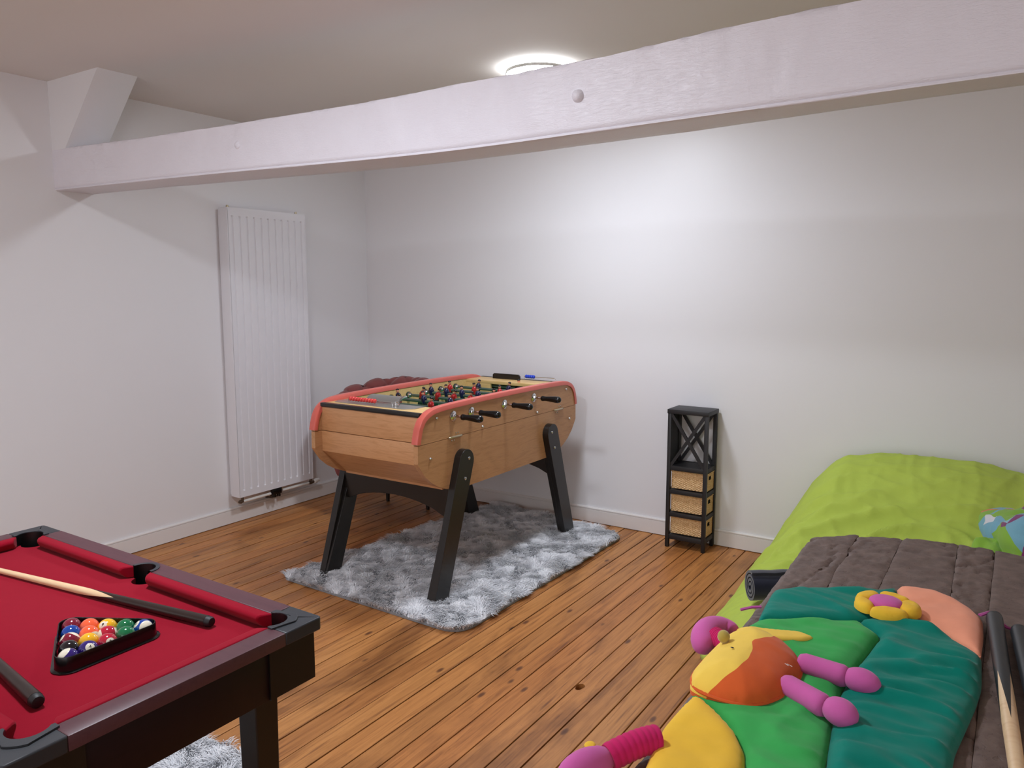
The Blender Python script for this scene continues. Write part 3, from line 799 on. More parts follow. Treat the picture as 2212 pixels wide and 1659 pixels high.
# ------------------------------------------------------------ billiard table
BX0, BX1, BY0, BY1, BZ = -2.375, -1.203, .470, 1.100, .80
def billiard_table():
    t = thing('billiard_table', 'small billiard table with red felt and maroon rails', 'billiard table', ((BX0 + BX1) / 2, (BY0 + BY1) / 2, 0))
    xm = (BX0 + BX1) / 2; CS = .0981; RW = .05
    bedz = .770
    def corner(sx, sy):
        ox = BX0 if sx > 0 else BX1; oy = BY0 if sy > 0 else BY1
        return lambda a, b_: (ox + sx * a, oy + sy * b_)
    cor = [corner(1, 1), corner(-1, 1), corner(-1, -1), corner(1, -1)]
    pr = .034
    def arcp(r, c=.074, n=14, a0=-44.9, a1=-225.1): return arc(c, c, r, a0, a1, n)
    for f in cor:
        poly = [(0, 0), (CS, 0), (CS, RW)] + arcp(pr)[1:-1] + [(RW, CS), (0, CS)]
        poly = [(.006, 0) if p == (0, 0) else p for p in poly] + [(0, .006)]
        B().prism([f(*p) for p in poly], .772, BZ, 'Z').obj('corner_casing', 'casing', t, bevel=.003)
        pl = [(.104, .036), (.104, .050)] + arcp(pr - .0006) + [(.050, .104), (.036, .104)] + arc(.074, .074, .054, 205, 245, 8)
        B().prism([f(*p) for p in pl], BZ, BZ + .0035, 'Z').obj('pocket_plate', 'casing', t, bevel=.0008)
        c = f(.062, .062)
        B().lathe([(0, .0305), (-.035, .030), (-.045, .022), (-.046, .001)], (c[0], c[1], bedz - .001), (0, 0, 1), 28, cap=False).obj('pocket', 'pocket', t)
        rows = [[f(*p) + (z,) for p in arcp(pr - .0004, a0=-40, a1=-230)] for z in (bedz - .016, BZ + .001)]
        B().grid(rows).obj('pocket_liner', 'pocket', t)
        # corner leg block of the apron
        B().prism([f(*p) for p in [(.014, .012), (.13, .012), (.13, .026), (.028, .026), (.028, .13), (.014, .13)]], .664, .775, 'Z').obj('corner_apron', 'blackwood', t)
    # rail tops
    B().prism([(BX0 + CS, BY1), (BX0 + CS, BY1 - RW)] + arc(xm, BY1 - RW, .032, 180, 0, 14) + [(BX1 - CS, BY1 - RW), (BX1 - CS, BY1)], .772, BZ, 'Z').obj('rail', 'maroon', t, bevel=.002)
    B().prism([(BX0 + CS, BY0), (BX0 + CS, BY0 + RW)] + arc(xm, BY0 + RW, .032, 180, 360, 14) + [(BX1 - CS, BY0 + RW), (BX1 - CS, BY0)], .772, BZ, 'Z').obj('rail', 'maroon', t, bevel=.002)
    B().box(BX1 - RW, BX1, BY0 + CS, BY1 - CS, .772, BZ, .003).obj('rail', 'maroon', t)
    B().box(BX0, BX0 + RW, BY0 + CS, BY1 - CS, .772, BZ, .003).obj('rail', 'maroon', t)
    # aprons
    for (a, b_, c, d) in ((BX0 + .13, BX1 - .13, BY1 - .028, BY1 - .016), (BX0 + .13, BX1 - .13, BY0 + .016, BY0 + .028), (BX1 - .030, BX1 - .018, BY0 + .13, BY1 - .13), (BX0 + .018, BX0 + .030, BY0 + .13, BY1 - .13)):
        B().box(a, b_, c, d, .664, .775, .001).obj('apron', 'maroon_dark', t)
    # bed with pocket cut-outs
    I = RW - .004
    x0, x1, y0, y1 = BX0 + I, BX1 - I, BY0 + I, BY1 - I
    poly = []
    k = .034 + .016
    cr = [(BX0 + .062, BY0 + .062), (BX1 - .062, BY0 + .062), (BX1 - .062, BY1 - .062), (BX0 + .062, BY1 - .062)]
    def notch(cxy, a0, a1): return arc(cxy[0], cxy[1], .030, a0, a1, 12)
    poly = notch(cr[0], 122, -32) + [(xm - .034, y0)] + arc(xm, y0, .030, 180, 0, 10)[1:-1] + [(xm + .034, y0)] + notch(cr[1], 212, 58) + notch(cr[2], 302, 148) + [(xm + .034, y1)] + arc(xm, y1, .030, 0, -180, 10)[1:-1] + [(xm - .034, y1)] + notch(cr[3], 392, 238)
    B().prism(poly, bedz - .018, bedz, 'Z').obj('bed_cloth', 'felt', t, angle=30)
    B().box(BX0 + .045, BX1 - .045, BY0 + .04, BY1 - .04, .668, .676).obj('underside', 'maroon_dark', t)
    # cushions: profile swept, ends cut at an angle
    def cushion(p0, p1, inward, e0=.020, e1=.020):
        p0, p1 = Vector(p0 + (0,)), Vector(p1 + (0,)); d = (p1 - p0).normalized(); n_ = Vector(inward + (0,))
        prof = [(0, bedz + .001), (.014, bedz + .001), (.024, .784), (.027, .790), (.0265, .795), (.024, .7985), (.019, .8003), (.0, .8005)]
        rows = []
        for (w, z) in prof:
            q = w / .027
            a = p0 + d * e0 * q; b_ = p1 - d * e1 * q
            row = []
            for j in range(9):
                s = j / 8; f = 1
                row.append(a.lerp(b_, s) + n_ * (w + .0) + Vector((0, 0, z)))
            rows.append(row)
        b = B(); R_ = [[b.b.verts.new(p) for p in row] for row in rows]
        for i in range(len(R_)):
            for j in range(8): b.b.faces.new((R_[i][j], R_[(i + 1) % len(R_)][j], R_[(i + 1) % len(R_)][j + 1], R_[i][j + 1]))
        b.b.faces.new([r_[0] for r_ in R_]); b.b.faces.new([r_[-1] for r_ in reversed(R_)])
        return b.obj('cushion', 'felt', t, bevel=.003)
    g0 = .098; gm = .034
    cushion((BX0 + g0, BY1 - RW), (xm - gm, BY1 - RW), (0, -1)); cushion((xm + gm, BY1 - RW), (BX1 - g0, BY1 - RW), (0, -1))
    cushion((BX0 + g0, BY0 + RW), (xm - gm, BY0 + RW), (0, 1)); cushion((xm + gm, BY0 + RW), (BX1 - g0, BY0 + RW), (0, 1))
    cushion((BX1 - RW, BY0 + g0), (BX1 - RW, BY1 - g0), (-1, 0)); cushion((BX0 + RW, BY0 + g0), (BX0 + RW, BY1 - g0), (1, 0))
    for y, s in ((BY1 - RW, -1), (BY0 + RW, 1)):
        a = (0, 180) if s < 0 else (180, 360)
        B().prism(arc(xm, y, .0315, *a, 14) + list(reversed(arc(xm, y, .041, *a, 14))), BZ, BZ + .003, 'Z').obj('pocket_plate', 'casing', t, bevel=.0008)
        rows = [[(p[0], p[1], z) for p in arc(xm, y, .0314, a[0] - 8, a[1] + 8, 14)] for z in (.73, BZ + .002)]
        b = B(); b.grid(rows); b.lathe([(-.045, .031), (-.06, .03), (-.062, .001)], (xm, y, BZ - .004), (0, 0, 1), 24, cap=False); b.obj('pocket', 'pocket', t)
    # legs
    for f, (sx, sy) in zip(cor, ((1, 1), (-1, 1), (-1, -1), (1, -1))):
        c = f(.124, .078)
        rows = []
        for z, h in ((.0, .024), (.03, .025), (.64, .030), (.70, .030)):
            rows.append([(c[0] + a * h, c[1] + b_ * h, z) for a, b_ in ((-1, -1), (1, -1), (1, 1), (-1, 1))])
        B().grid(rows, closed_v=True, capu=True).obj('leg', 'blackwood', t, bevel=.003)
billiard_table()

# ---- rack and balls
BEDZ = .770; BR = .0192
A = Vector((-1.622, .790)); Bv = Vector((-1.487, .870))
row_d = (Bv - A) / 4
row_d = row_d.normalized() * (BR * 2.01)
perp = Vector((row_d.y, -row_d.x)).normalized() * (BR * 2.01 * math.sqrt(3) / 2)
ctr = []
for r in range(5):
    for k in range(5 - r):
        ctr.append(A + row_d * (k + r / 2) + perp * r)
layout = [('burgundy', 7, 0), ('orange', 5, 0), ('yellow', 9, 0), ('green', 14, 0), ('blue', 10, 1),
          ('blue', 2, 0), ('orange', 13, 1), ('red', 11, 1), ('green', 6, 0),
          ('burgundy', 15, 1), ('yellow', 1, 0), ('red', 3, 0), ('black', 8, 0), ('purple', 4, 0), ('purple', 12, 1)]
# direction of the number disc (camera right, up, toward camera) and of the stripe's pole
ndir = [(-.8, -.5, .3), (-.75, -.35, .5), (-.1, .55, .75), (-.75, -.1, .6), (-.55, .6, .4),
        (-.2, -.9, 0), (-.55, -.75, .35), (.3, -.9, .3), (.55, -.25, .75),
        (-.65, .55, .4), (0, -.9, .2), (.62, .3, .6), (0, -.95, .2), (.5, .55, .6), (-.2, -.55, .8)]
pdir = {2: (.9, -.2, .2), 3: (-.2, -.9, .2), 4: (.85, .1, .4), 6: (.8, -.35, .5), 7: (-.75, -.05, .6), 9: (-.1, -.85, .5), 14: (-.5, .8, .3)}
names = ['plain dark red ball at the left end of the far row in the black rack', 'plain orange ball second in the far row of the black rack', 'yellow ball showing its number 9, middle of the far row in the rack',
         'green ball of the far row, between the yellow and the blue-and-white ball', 'blue and white striped ball at the right tip of the rack', 'plain blue ball against the left side of the rack',
         'orange and white striped ball behind the plain yellow ball', 'white and red striped ball in the middle of the rack', 'green ball numbered 6 against the right side of the rack',
         'dark red and white striped ball behind the black ball', 'plain yellow ball in the heart of the rack', 'plain red ball numbered 3 against the near side of the rack',
         'black ball behind the purple and white ball', 'purple ball numbered 4 on a white disc', 'purple and white striped ball at the near tip of the rack']
cR = co.matrix_basis.to_3x3()
def camdir(v): return (cR @ Vector(v)).normalized()
def text_mesh(s):
    cu = bpy.data.curves.new('number_text', 'FONT'); cu.body = s; cu.size = 1; cu.align_x = 'CENTER'; cu.align_y = 'CENTER'; cu.resolution_u = 3; cu.offset = .02
    o = bpy.data.objects.new('tmp', cu); C.objects.link(o)
    bpy.context.view_layer.update()
    me = bpy.data.meshes.new_from_object(o.evaluated_get(bpy.context.evaluated_depsgraph_get()))
    bpy.data.objects.remove(o); return me
for i, c in enumerate(ctr):
    colr, num, stripe = layout[i]
    t = thing('billiard_ball', names[i], 'ball', (c.x, c.y, BEDZ + BR), 'billiard balls in the black rack')
    nd = camdir(ndir[i])
    pole = camdir(pdir.get(i, (.1, 1, .1)))
    if stripe: pole = (pole - nd * pole.dot(nd)).normalized()    # the number sits on the coloured band
    else: pole = nd.orthogonal().normalized()
    q = Vector((0, 0, 1)).rotation_difference(pole).to_matrix()
    b = B(); rows = []
    zsn = [-.9998, -.97, -.9, -.78, -.70, -.64, -.64, -.4, -.2, 0, .2, .4, .64, .64, .70, .78, .9, .97, .9998]
    vr = []
    for s_ in zsn:
        rr = math.sqrt(max(0, 1 - s_ * s_))
        vr.append([b.b.verts.new(q @ Vector((rr * math.cos(2 * PI * k / 28), rr * math.sin(2 * PI * k / 28), s_)) * BR) for k in range(28)])
    for a in range(len(vr) - 1):
        if zsn[a] == zsn[a + 1]: continue
        for k in range(28):
            f = b.b.faces.new((vr[a][k], vr[a][(k + 1) % 28], vr[a + 1][(k + 1) % 28], vr[a + 1][k])); f.material_index = 1 if stripe and (abs(zsn[a] + zsn[a + 1]) / 2 > .64) else 0
    b.b.faces.new(vr[0]).material_index = stripe; b.b.faces.new(list(reversed(vr[-1]))).material_index = stripe
    bmesh.ops.remove_doubles(b.b, verts=b.b.verts, dist=1e-6)
    b.obj('ball_shell', ['ball_' + colr, 'ivory'], t, local=True, angle=180)
    # number disc and number hugging the sphere
    up = camdir((0, 1, 0)); xa = up.cross(nd).normalized(); ya = nd.cross(xa).normalized()
    b = B(); rows = []
    for k in range(5):
        al = .44 * k / 4 + .001
        rows.append([(nd * math.cos(al) + (xa * math.cos(p) + ya * math.sin(p)) * math.sin(al)) * BR * 1.0025 for p in [2 * PI * j / 24 for j in range(24)]])
    b.grid(rows, closed_v=True, capu=False).obj('number_disc', 'ivory', t, local=True, angle=180)
    me = text_mesh(str(num)); sc = .010 if num < 10 else .0082
    for v_ in me.vertices:
        p = nd * BR + xa * v_.co.x * sc + ya * v_.co.y * sc; v_.co = p.normalized() * BR * 1.008
    me.materials.clear(); me.materials.append(M['ink'])
    o = bpy.data.objects.new('number', me); C.objects.link(o); o.parent = t
# rack
tri = [ctr[0], ctr[4], ctr[14]]
cen = (tri[0] + tri[1] + tri[2]) / 3
def tri_outline(off, n=9):
    out = []
    for i in range(3):
        p = tri[i]; a = tri[i - 1]; c = tri[(i + 1) % 3]
        def outn(u, v):
            d = (v - u).normalized(); nn = Vector((d.y, -d.x))
            return nn if nn.dot((u + v) / 2 - cen) > 0 else -nn
        n0, n1 = outn(a, p), outn(p, c)
        for k in range(n):
            w = (n0.lerp(n1, k / (n - 1))).normalized(); out.append(p + w * off)
    return out
rt = thing('ball_rack', 'black plastic triangle rack holding the billiard balls', 'rack', (cen.x, cen.y, BEDZ))
prof = [(.0215, 0), (.0315, 0), (.0315, .002), (.0255, .004), (.0245, .010), (.0240, .0300), (.0235, .031), (.0220, .031), (.0215, .0300)]
B().grid([[(p.x, p.y, BEDZ + .0003 + z) for p in tri_outline(o_)] for o_, z in prof], closed_u=True, closed_v=True).obj('frame', 'blackpl', rt, angle=50)

# ---- cues
def cue(p_butt, p_tip, rb, L, shaft_mat, butt_mat, label, splice=.30, pts=4, group='cues on the red felt', phase=0, ptl=.11):
    """butt end at p_butt pointing to p_tip; splice = length of dark butt"""
    a = Vector(p_butt); d = (Vector(p_tip) - a).normalized()
    t = thing('billiard_cue', label, 'cue', a, group)
    rt_ = rb * .45
    def rad(s): return rb + (rt_ - rb) * min(1, s / L)
    u = Vector((0, 0, 1)); u = (u - d * u.dot(d)).normalized(); w = d.cross(u)
    seg = 32
    def ring(fn): return [a + d * fn(k) + (u * math.cos(2 * PI * k / seg + phase) + w * math.sin(2 * PI * k / seg + phase)) * rad(fn(k)) for k in range(seg)]
    def bound(k):
        q = (k * pts / seg) % 1; tri_ = 1 - abs(2 * q - 1)
        return splice + ptl * (tri_ - .5) * 2 * .5
    B().grid([ring(lambda k: .008)] + [ring(lambda k, f=f: .008 + (bound(k) - .008) * f) for f in (.25, .5, .75, 1)], closed_v=True, capu=True).obj('butt', butt_mat, t, angle=60)
    B().grid([ring(lambda k, f=f: bound(k) + (L - bound(k)) * f) for f in (0, .1, .4, .8, 1)], closed_v=True).obj('shaft', shaft_mat, t, angle=60)
    B().lathe([(-.006, rb * .45), (-.005, rb * .75), (-.001, rb * .93), (.008, rb * .97)], a, d, 24).obj('butt_cap', 'rubber', t)
    B().lathe([(L, rt_), (L + .012, rt_), (L + .014, rt_ * .6)], a, d, 16).obj('tip', 'ivory', t)
    return t
cue((-1.414, .975, BEDZ + .0125), (-2.145, .875, BEDZ + .009), .0122, .87, 'maple', 'ebony', 'pale wooden cue with dark butt lying behind the ball rack', .36, 2, phase=PI / 4 + 1.5, ptl=.13)
cue((-1.385, .608, BEDZ + .0132), (-1.95, .680, BEDZ + .009), .0130, .87, 'maple', 'ebony', 'dark cue butt with rubber cap in front of the ball rack', .36, 2, phase=.6, ptl=.13)

# ------------------------------------------------------------ lime daybed
def daybed():
    x0, x1, ya, yb = -1.05, 1.05, 2.76, 4.29
    NX, NY = 200, 170
    rows = []
    for j in range(NY + 1):
        v = j / NY; row = []
        for i in range(NX + 1):
            u = i / NX
            # plan outline with a big rounded near-left corner
            y = ya + (yb - ya) * v
            lx = x0
            cr = .42
            if y < ya + cr:
                q = (ya + cr - y) / cr; lx = x0 + .30 * (1 - math.sqrt(max(0, 1 - q * q)))
            lx += .012 * nz(y * 9, 2) + .006 * nz(y * 30, 5)
            uu = u
            x = lx + (x1 - lx) * uu
            arch = .965 - .15 * ss(-.14, .26, x) - .07 * ss(-.35, -.75, x)
            top = .245 + (.445 * arch) * ss(3.30, 4.16, y)
            pw = 2.6 - 1.0 * ss(3.3, 3.9, y)
            ww = .33 + .06 * ss(3.3, 3.9, y); tt = min(max((lx + ww - x) / ww, 0), 1)
            z = top * (1 - tt ** pw)
            tn = min(max((ya + .14 - y) / .14, 0), 1); z *= (1 - tn ** 3)
            tr = min(max((x - (x1 - .15)) / .15, 0), 1); z *= (1 - tr ** 3)
            tb = min(max((y - 4.20) / .09, 0), 1); z -= .05 * tb * tb
            # folds
            k = ss(.02, .15, z)
            def ridge(f): f = 1 - abs(f) * 2.6; return max(0, f) ** 2
            # gathers where seat meets back
            g1 = ss(3.2, 3.5, y) * (1 - ss(3.75, 4.0, y))
            z += k * (.021 * ridge(nz(x * 2.4 + y * 1.2, y * 7.5 - x * 2.2, 1)) * (.35 + g1) + .012 * ridge(nz(x * 5 - y * 3, y * 13 + x * 2, 6)) * (.4 + g1) + .010 * nz(x * 2.5, y * 3, 2) + .004 * nz(x * 9, y * 14, 3))
            z += k * .006 * ridge(nz(x * 11, y * 2.5, 8)) * ss(3.6, 3.9, y)
            row.append((x, y, max(z, .002)))
        rows.append(row)
    o = B().grid(rows)
    # skirt closing to the floor
    o = o.obj('daybed', 'lime', angle=180)
    so = o.modifiers.new('thickness', 'SOLIDIFY'); so.thickness = .004; so.offset = -1
    tag(o, 'low daybed with raised back under a crumpled lime green sheet', 'bed')
daybed()

# ---- navy roll
def navy_roll():
    a = Vector((-.815, 2.985, .318)); d = Vector((.80, .60, .0)).normalized()
    w = Vector((-d.y, d.x, 0)); up = Vector((0, 0, 1))
    sp = []
    n = 90; turns = 3.3
    for i in range(n + 1):
        th = 2 * PI * turns * i / n; r = .012 + .050 * i / n
        sp.append((r * math.cos(th), r * math.sin(th)))
    b = B()
    inner = [(x * (1 - .009 / max(.012, math.hypot(x, y))), y * (1 - .009 / max(.012, math.hypot(x, y)))) for x, y in sp]
    loop = sp + list(reversed(inner))
    rows = []
    for k in range(9):
        s = k / 8
        rows.append([a + d * (.36 * s) + w * (x * (1 + .05 * nz(s * 3, x * 20))) + up * (y * 1.05 + .004 * nz(s * 6, y * 9)) for x, y in loop])
    b.grid(rows, closed_v=True)
    for row in (rows[0], rows[-1]):
        vs = [b.b.verts.new(p) for p in row]; m_ = len(sp)
        for i in range(m_ - 1): b.b.faces.new((vs[i], vs[i + 1], vs[2 * m_ - 2 - i], vs[2 * m_ - 1 - i]))
    tag(b.obj('rolled_towel', 'denim', angle=60), 'rolled dark navy towel on the near edge of the lime bed', 'towel')
navy_roll()

# ---- printed bedding heap
def lump(c, r, seed, amp=.12, n=70):
    b = B(); rows = []
    for i in range(n // 2 + 1):
        t_ = max(.01, PI * i / (n // 2) * .999)
        row = []
        for k in range(n):
            p = 2 * PI * k / n; dv = Vector((math.sin(t_) * math.cos(p), math.sin(t_) * math.sin(p), math.cos(t_)))
            f = 1 + amp * nz(dv.x * 1.6 + seed, dv.y * 1.6, dv.z * 1.6) + .05 * (1 - abs(nz(dv.x * 4, dv.y * 4 + seed, dv.z * 4)) * 3)
            z = c[2] + dv.z * r[2] * f
            row.append((c[0] + dv.x * r[0] * f, c[1] + dv.y * r[1] * f, z))
        rows.append(row)
    return b.grid(rows, closed_v=True)
bd = thing('printed_blanket', 'bunched blanket printed light blue, green and orange on the lime bed', 'blanket', (.16, 3.5, .25))
lump((.16, 3.50, .47), (.25, .30, .21), 3, .3).obj('blanket_body', 'print', bd, angle=180)
lump((-.005, 3.38, .41), (.11, .14, .13), 8, .3).obj('blanket_fold', 'print', bd, angle=180)
lump((-.075, 3.42, .42), (.035, .05, .045), 5, .4, 40).obj('blue_lining', 'bluecloth', bd, angle=180)
lump((-.06, 3.38, .34), (.04, .05, .07), 15, .3, 40).obj('blue_lining', 'bluecloth', bd, angle=180)

# ------------------------------------------------------------ rustic plank table (right foreground)
TZ = .85
def plank_table():
    t = thing('plank_table', 'rustic table of thick rough planks painted dark brown, bowed far edge', 'table', (-.05, 1.3, 0))
    joints = [(-.412, -.39), (-.316, -.30), (-.210, -.215), (-.085, -.052), (-.004, -.012), (.10, .10), (.22, .22), (.36, .36)]   # x at far end, x at near end
    def far(x): return 2.02 + (.205 * math.sin(PI * min(1, max(0, (x + .44) / .74))) ** .62) - .5 * max(0, x - .05) ** 1.6
    yn = .55
    for i in range(len(joints) - 1):
        (a, a2), (b_, b2) = joints[i], joints[i + 1]
        NX = 14; NY = 150
        top, bot = [], []
        rows = []
        rough = [1.0, 1.3, 1.0, 1.5, .35, 1.5, 1.0][i]
        for j in range(NY + 1):
            v = j / NY; row = []
            for k in range(NX + 1):
                u = k / NX
                xf = a + (b_ - a) * u; yf = far(xf) + .004 * nz(xf * 40, i)
                if i == 0 and u > .7: yf += .014
                y = yn + (yf - yn) * v
                xa = a2 + (a - a2) * v; xb = b2 + (b_ - b2) * v
                g_ = .0003
                wv = lambda jn: (.010 * nz(y * 7, jn * 3.3) + .004 * nz(y * 22, jn)) if jn in (1,) else .0008 * nz(y * 9, jn)
                xa += wv(i) if i else .002 * nz(y * 12, 0); xb += wv(i + 1)
                x = xa + g_ + (xb - xa - 2 * g_) * u
                e = min(u, 1 - u) * (xb - xa); ed = min(1, e / .0014); fe = min(1, (yf - y) / .006)
                z = TZ - .0022 * (1 - ed) ** 2 - .005 * (1 - fe) ** 2 - rough * .0016 * (.5 + .5 * nz(x * 7, y * 5, i * 3))
                if i != 4:
                    crack = abs(nz(x * 9 + 3, y * 3.2, 7 + i) )
                    z -= .007 * max(0, 1 - crack * 26) * (1 if nz(x * 5, y * 2, 3) > -.05 else 0)
                z += rough * (.0016 * nz(x * 34, y * 26, i) - .0022 * max(0, nz(x * 75, y * 62, i + 5)) * 2)
                row.append((x, y, z))
            rows.append(row)
        b = B()
        # close the sides
        full = []
        for row in rows:
            x_a, y_a, _ = row[0]; x_b, y_b, _ = row[-1]
            full.append([(x_a, y_a, TZ - .05)] + row + [(x_b, y_b, TZ - .05)])
        b.grid(full, closed_v=True, capu=True).obj('plank', 'plank', t, angle=50)
    B().box(-.37, .32, .6, 1.95, TZ - .062, TZ - .050).obj('under_board', 'plank', t)
    for x, y in ((-.30, 1.75), (.26, 1.7), (-.30, .8), (.26, .8)):
        B().box(x - .04, x + .04, y - .04, y + .04, 0, TZ - .05, .004).obj('leg', 'plank', t)
    for y in (.8, 1.72): B().box(-.30, .26, y - .025, y + .025, TZ - .13, TZ - .05, .003).obj('cross_bearer', 'plank', t)
plank_table()

# ---- play quilt
def puff(poly, z0, h, mat, name, parent, dens=.006, wr=.003, wdir=(30, 8), D=.05, seed=0, cut=None, mats=None, power=.5, folds=0, fdir=(1, 0)):
    """cushion filled over an outline: rises from its seam to height h within distance D"""
    def resample(P, closed):
        P = [Vector(p) for p in P]; pts = []
        n = len(P)
        for i in range(n if closed else n - 1):
            a, b_ = P[i], P[(i + 1) % n]; m_ = max(1, int((b_ - a).length / dens))
            for k in range(m_): pts.append(a.lerp(b_, k / m_))
        if not closed: pts.append(P[-1])
        for _ in range(3):
            if closed: pts = [(pts[i - 1] + pts[i] * 2 + pts[(i + 1) % len(pts)]) / 4 for i in range(len(pts))]
            else: pts = [pts[0]] + [(pts[i - 1] + pts[i] * 2 + pts[i + 1]) / 4 for i in range(1, len(pts) - 1)] + [pts[-1]]
        return pts
    out = resample(poly, True); n = len(out)
    A = np.array([(p.x, p.y) for p in out])
    def dist(X, Y):
        d = np.full(X.shape, 9.0); ins = np.zeros(X.shape, bool)
        for i in range(n):
            xa, ya = A[i]; xb, yb = A[(i + 1) % n]
            L = (xb - xa) ** 2 + (yb - ya) ** 2 + 1e-12
            t = np.clip(((X - xa) * (xb - xa) + (Y - ya) * (yb - ya)) / L, 0, 1)
            d = np.minimum(d, np.hypot(X - xa - t * (xb - xa), Y - ya - t * (yb - ya)))
            ins ^= ((ya > Y) != (yb > Y)) & (X < (xb - xa) * (Y - ya) / (yb - ya + 1e-12) + xa)
        return d, ins
    gx = np.arange(A[:, 0].min(), A[:, 0].max(), dens); gy = np.arange(A[:, 1].min(), A[:, 1].max(), dens * .87)
    X, Y = np.meshgrid(gx, gy); X = X + (np.arange(len(gy)) % 2)[:, None] * dens / 2
    X, Y = X.ravel(), Y.ravel(); d, ins = dist(X, Y); k = ins & (d > dens * .55)
    cutp = []
    if cut is not None:
        cutp = resample(cut, False); Cc = np.array([(p.x, p.y) for p in cutp])
        dm = np.min(np.hypot(X[:, None] - Cc[None, :, 0], Y[:, None] - Cc[None, :, 1]), axis=1); k &= dm > dens * .5
    pts = out + cutp + [Vector((x, y)) for x, y in zip(X[k], Y[k])]
    edges = [(i, (i + 1) % n) for i in range(n)] + [(n + i, n + i + 1) for i in range(len(cutp) - 1)]
    co_, _, tri, *_ = delaunay_2d_cdt(pts, edges, [], 0, 1e-5)
    Xv = np.array([p.x for p in co_]); Yv = np.array([p.y for p in co_]); dv, iv = dist(Xv, Yv); dv[~iv & (dv < 1e-5)] = 0
    q = np.clip(dv / D, 0, 1); Z = z0 + h * (1 - (1 - q) ** 2) ** power
    b = B(); V = []
    for x, y, z, dd in zip(Xv, Yv, Z, dv):
        w = min(1, dd / .02)
        z += w * wr * (nz(x * wdir[0], y * wdir[1], seed) + .4 * nz(x * wdir[0] * 2.3, y * wdir[1] * 2.3, seed + 3))
        if folds:
            f = 1 - abs(nz(x * wdir[0] * .5 + seed, y * wdir[1] * .5 + 1.5 * nz(x * 6, y * 6, seed), 2)) * 4
            z += w * folds * max(0, f)
        V.append(b.b.verts.new((x, y, z)))
    cx_, cy_ = A.mean(axis=0)
    lowc = [Vector((c_.x, c_.y)) for c_ in cutp]
    cutset = None
    T3 = np.array([list(t_) for t_ in tri]); _, keep = dist(Xv[T3].mean(axis=1), Yv[T3].mean(axis=1))
    for t_, kp in zip(tri, keep):
        if not kp: continue
        c_ = sum((Vector((Xv[i], Yv[i])) for i in t_), Vector((0, 0))) / 3
        try: f = b.b.faces.new([V[i] for i in t_])
        except ValueError: continue
        if cut is not None:
            inside = False; P2 = lowc + [Vector((-9, lowc[-1].y)), Vector((-9, lowc[0].y))]
            for i in range(len(P2)):
                a_, e_ = P2[i], P2[(i + 1) % len(P2)]
                if (a_.y > c_.y) != (e_.y > c_.y) and c_.x < (e_.x - a_.x) * (c_.y - a_.y) / (e_.y - a_.y + 1e-12) + a_.x: inside = not inside
            f.material_index = 1 if inside else 0
    b.b.verts.index_update()
    for e in [e for e in b.b.edges if len(e.link_faces) == 1]:
        lo = [b.b.verts.new((v.co.x, v.co.y, z0 - .007)) for v in e.verts]
        b.b.faces.new((e.verts[0], e.verts[1], lo[1], lo[0]))
    loose = [v for v in b.b.verts if not v.link_faces]
    bmesh.ops.delete(b.b, geom=loose, context='VERTS')
    return b.obj(name, mats or mat, parent, angle=75)
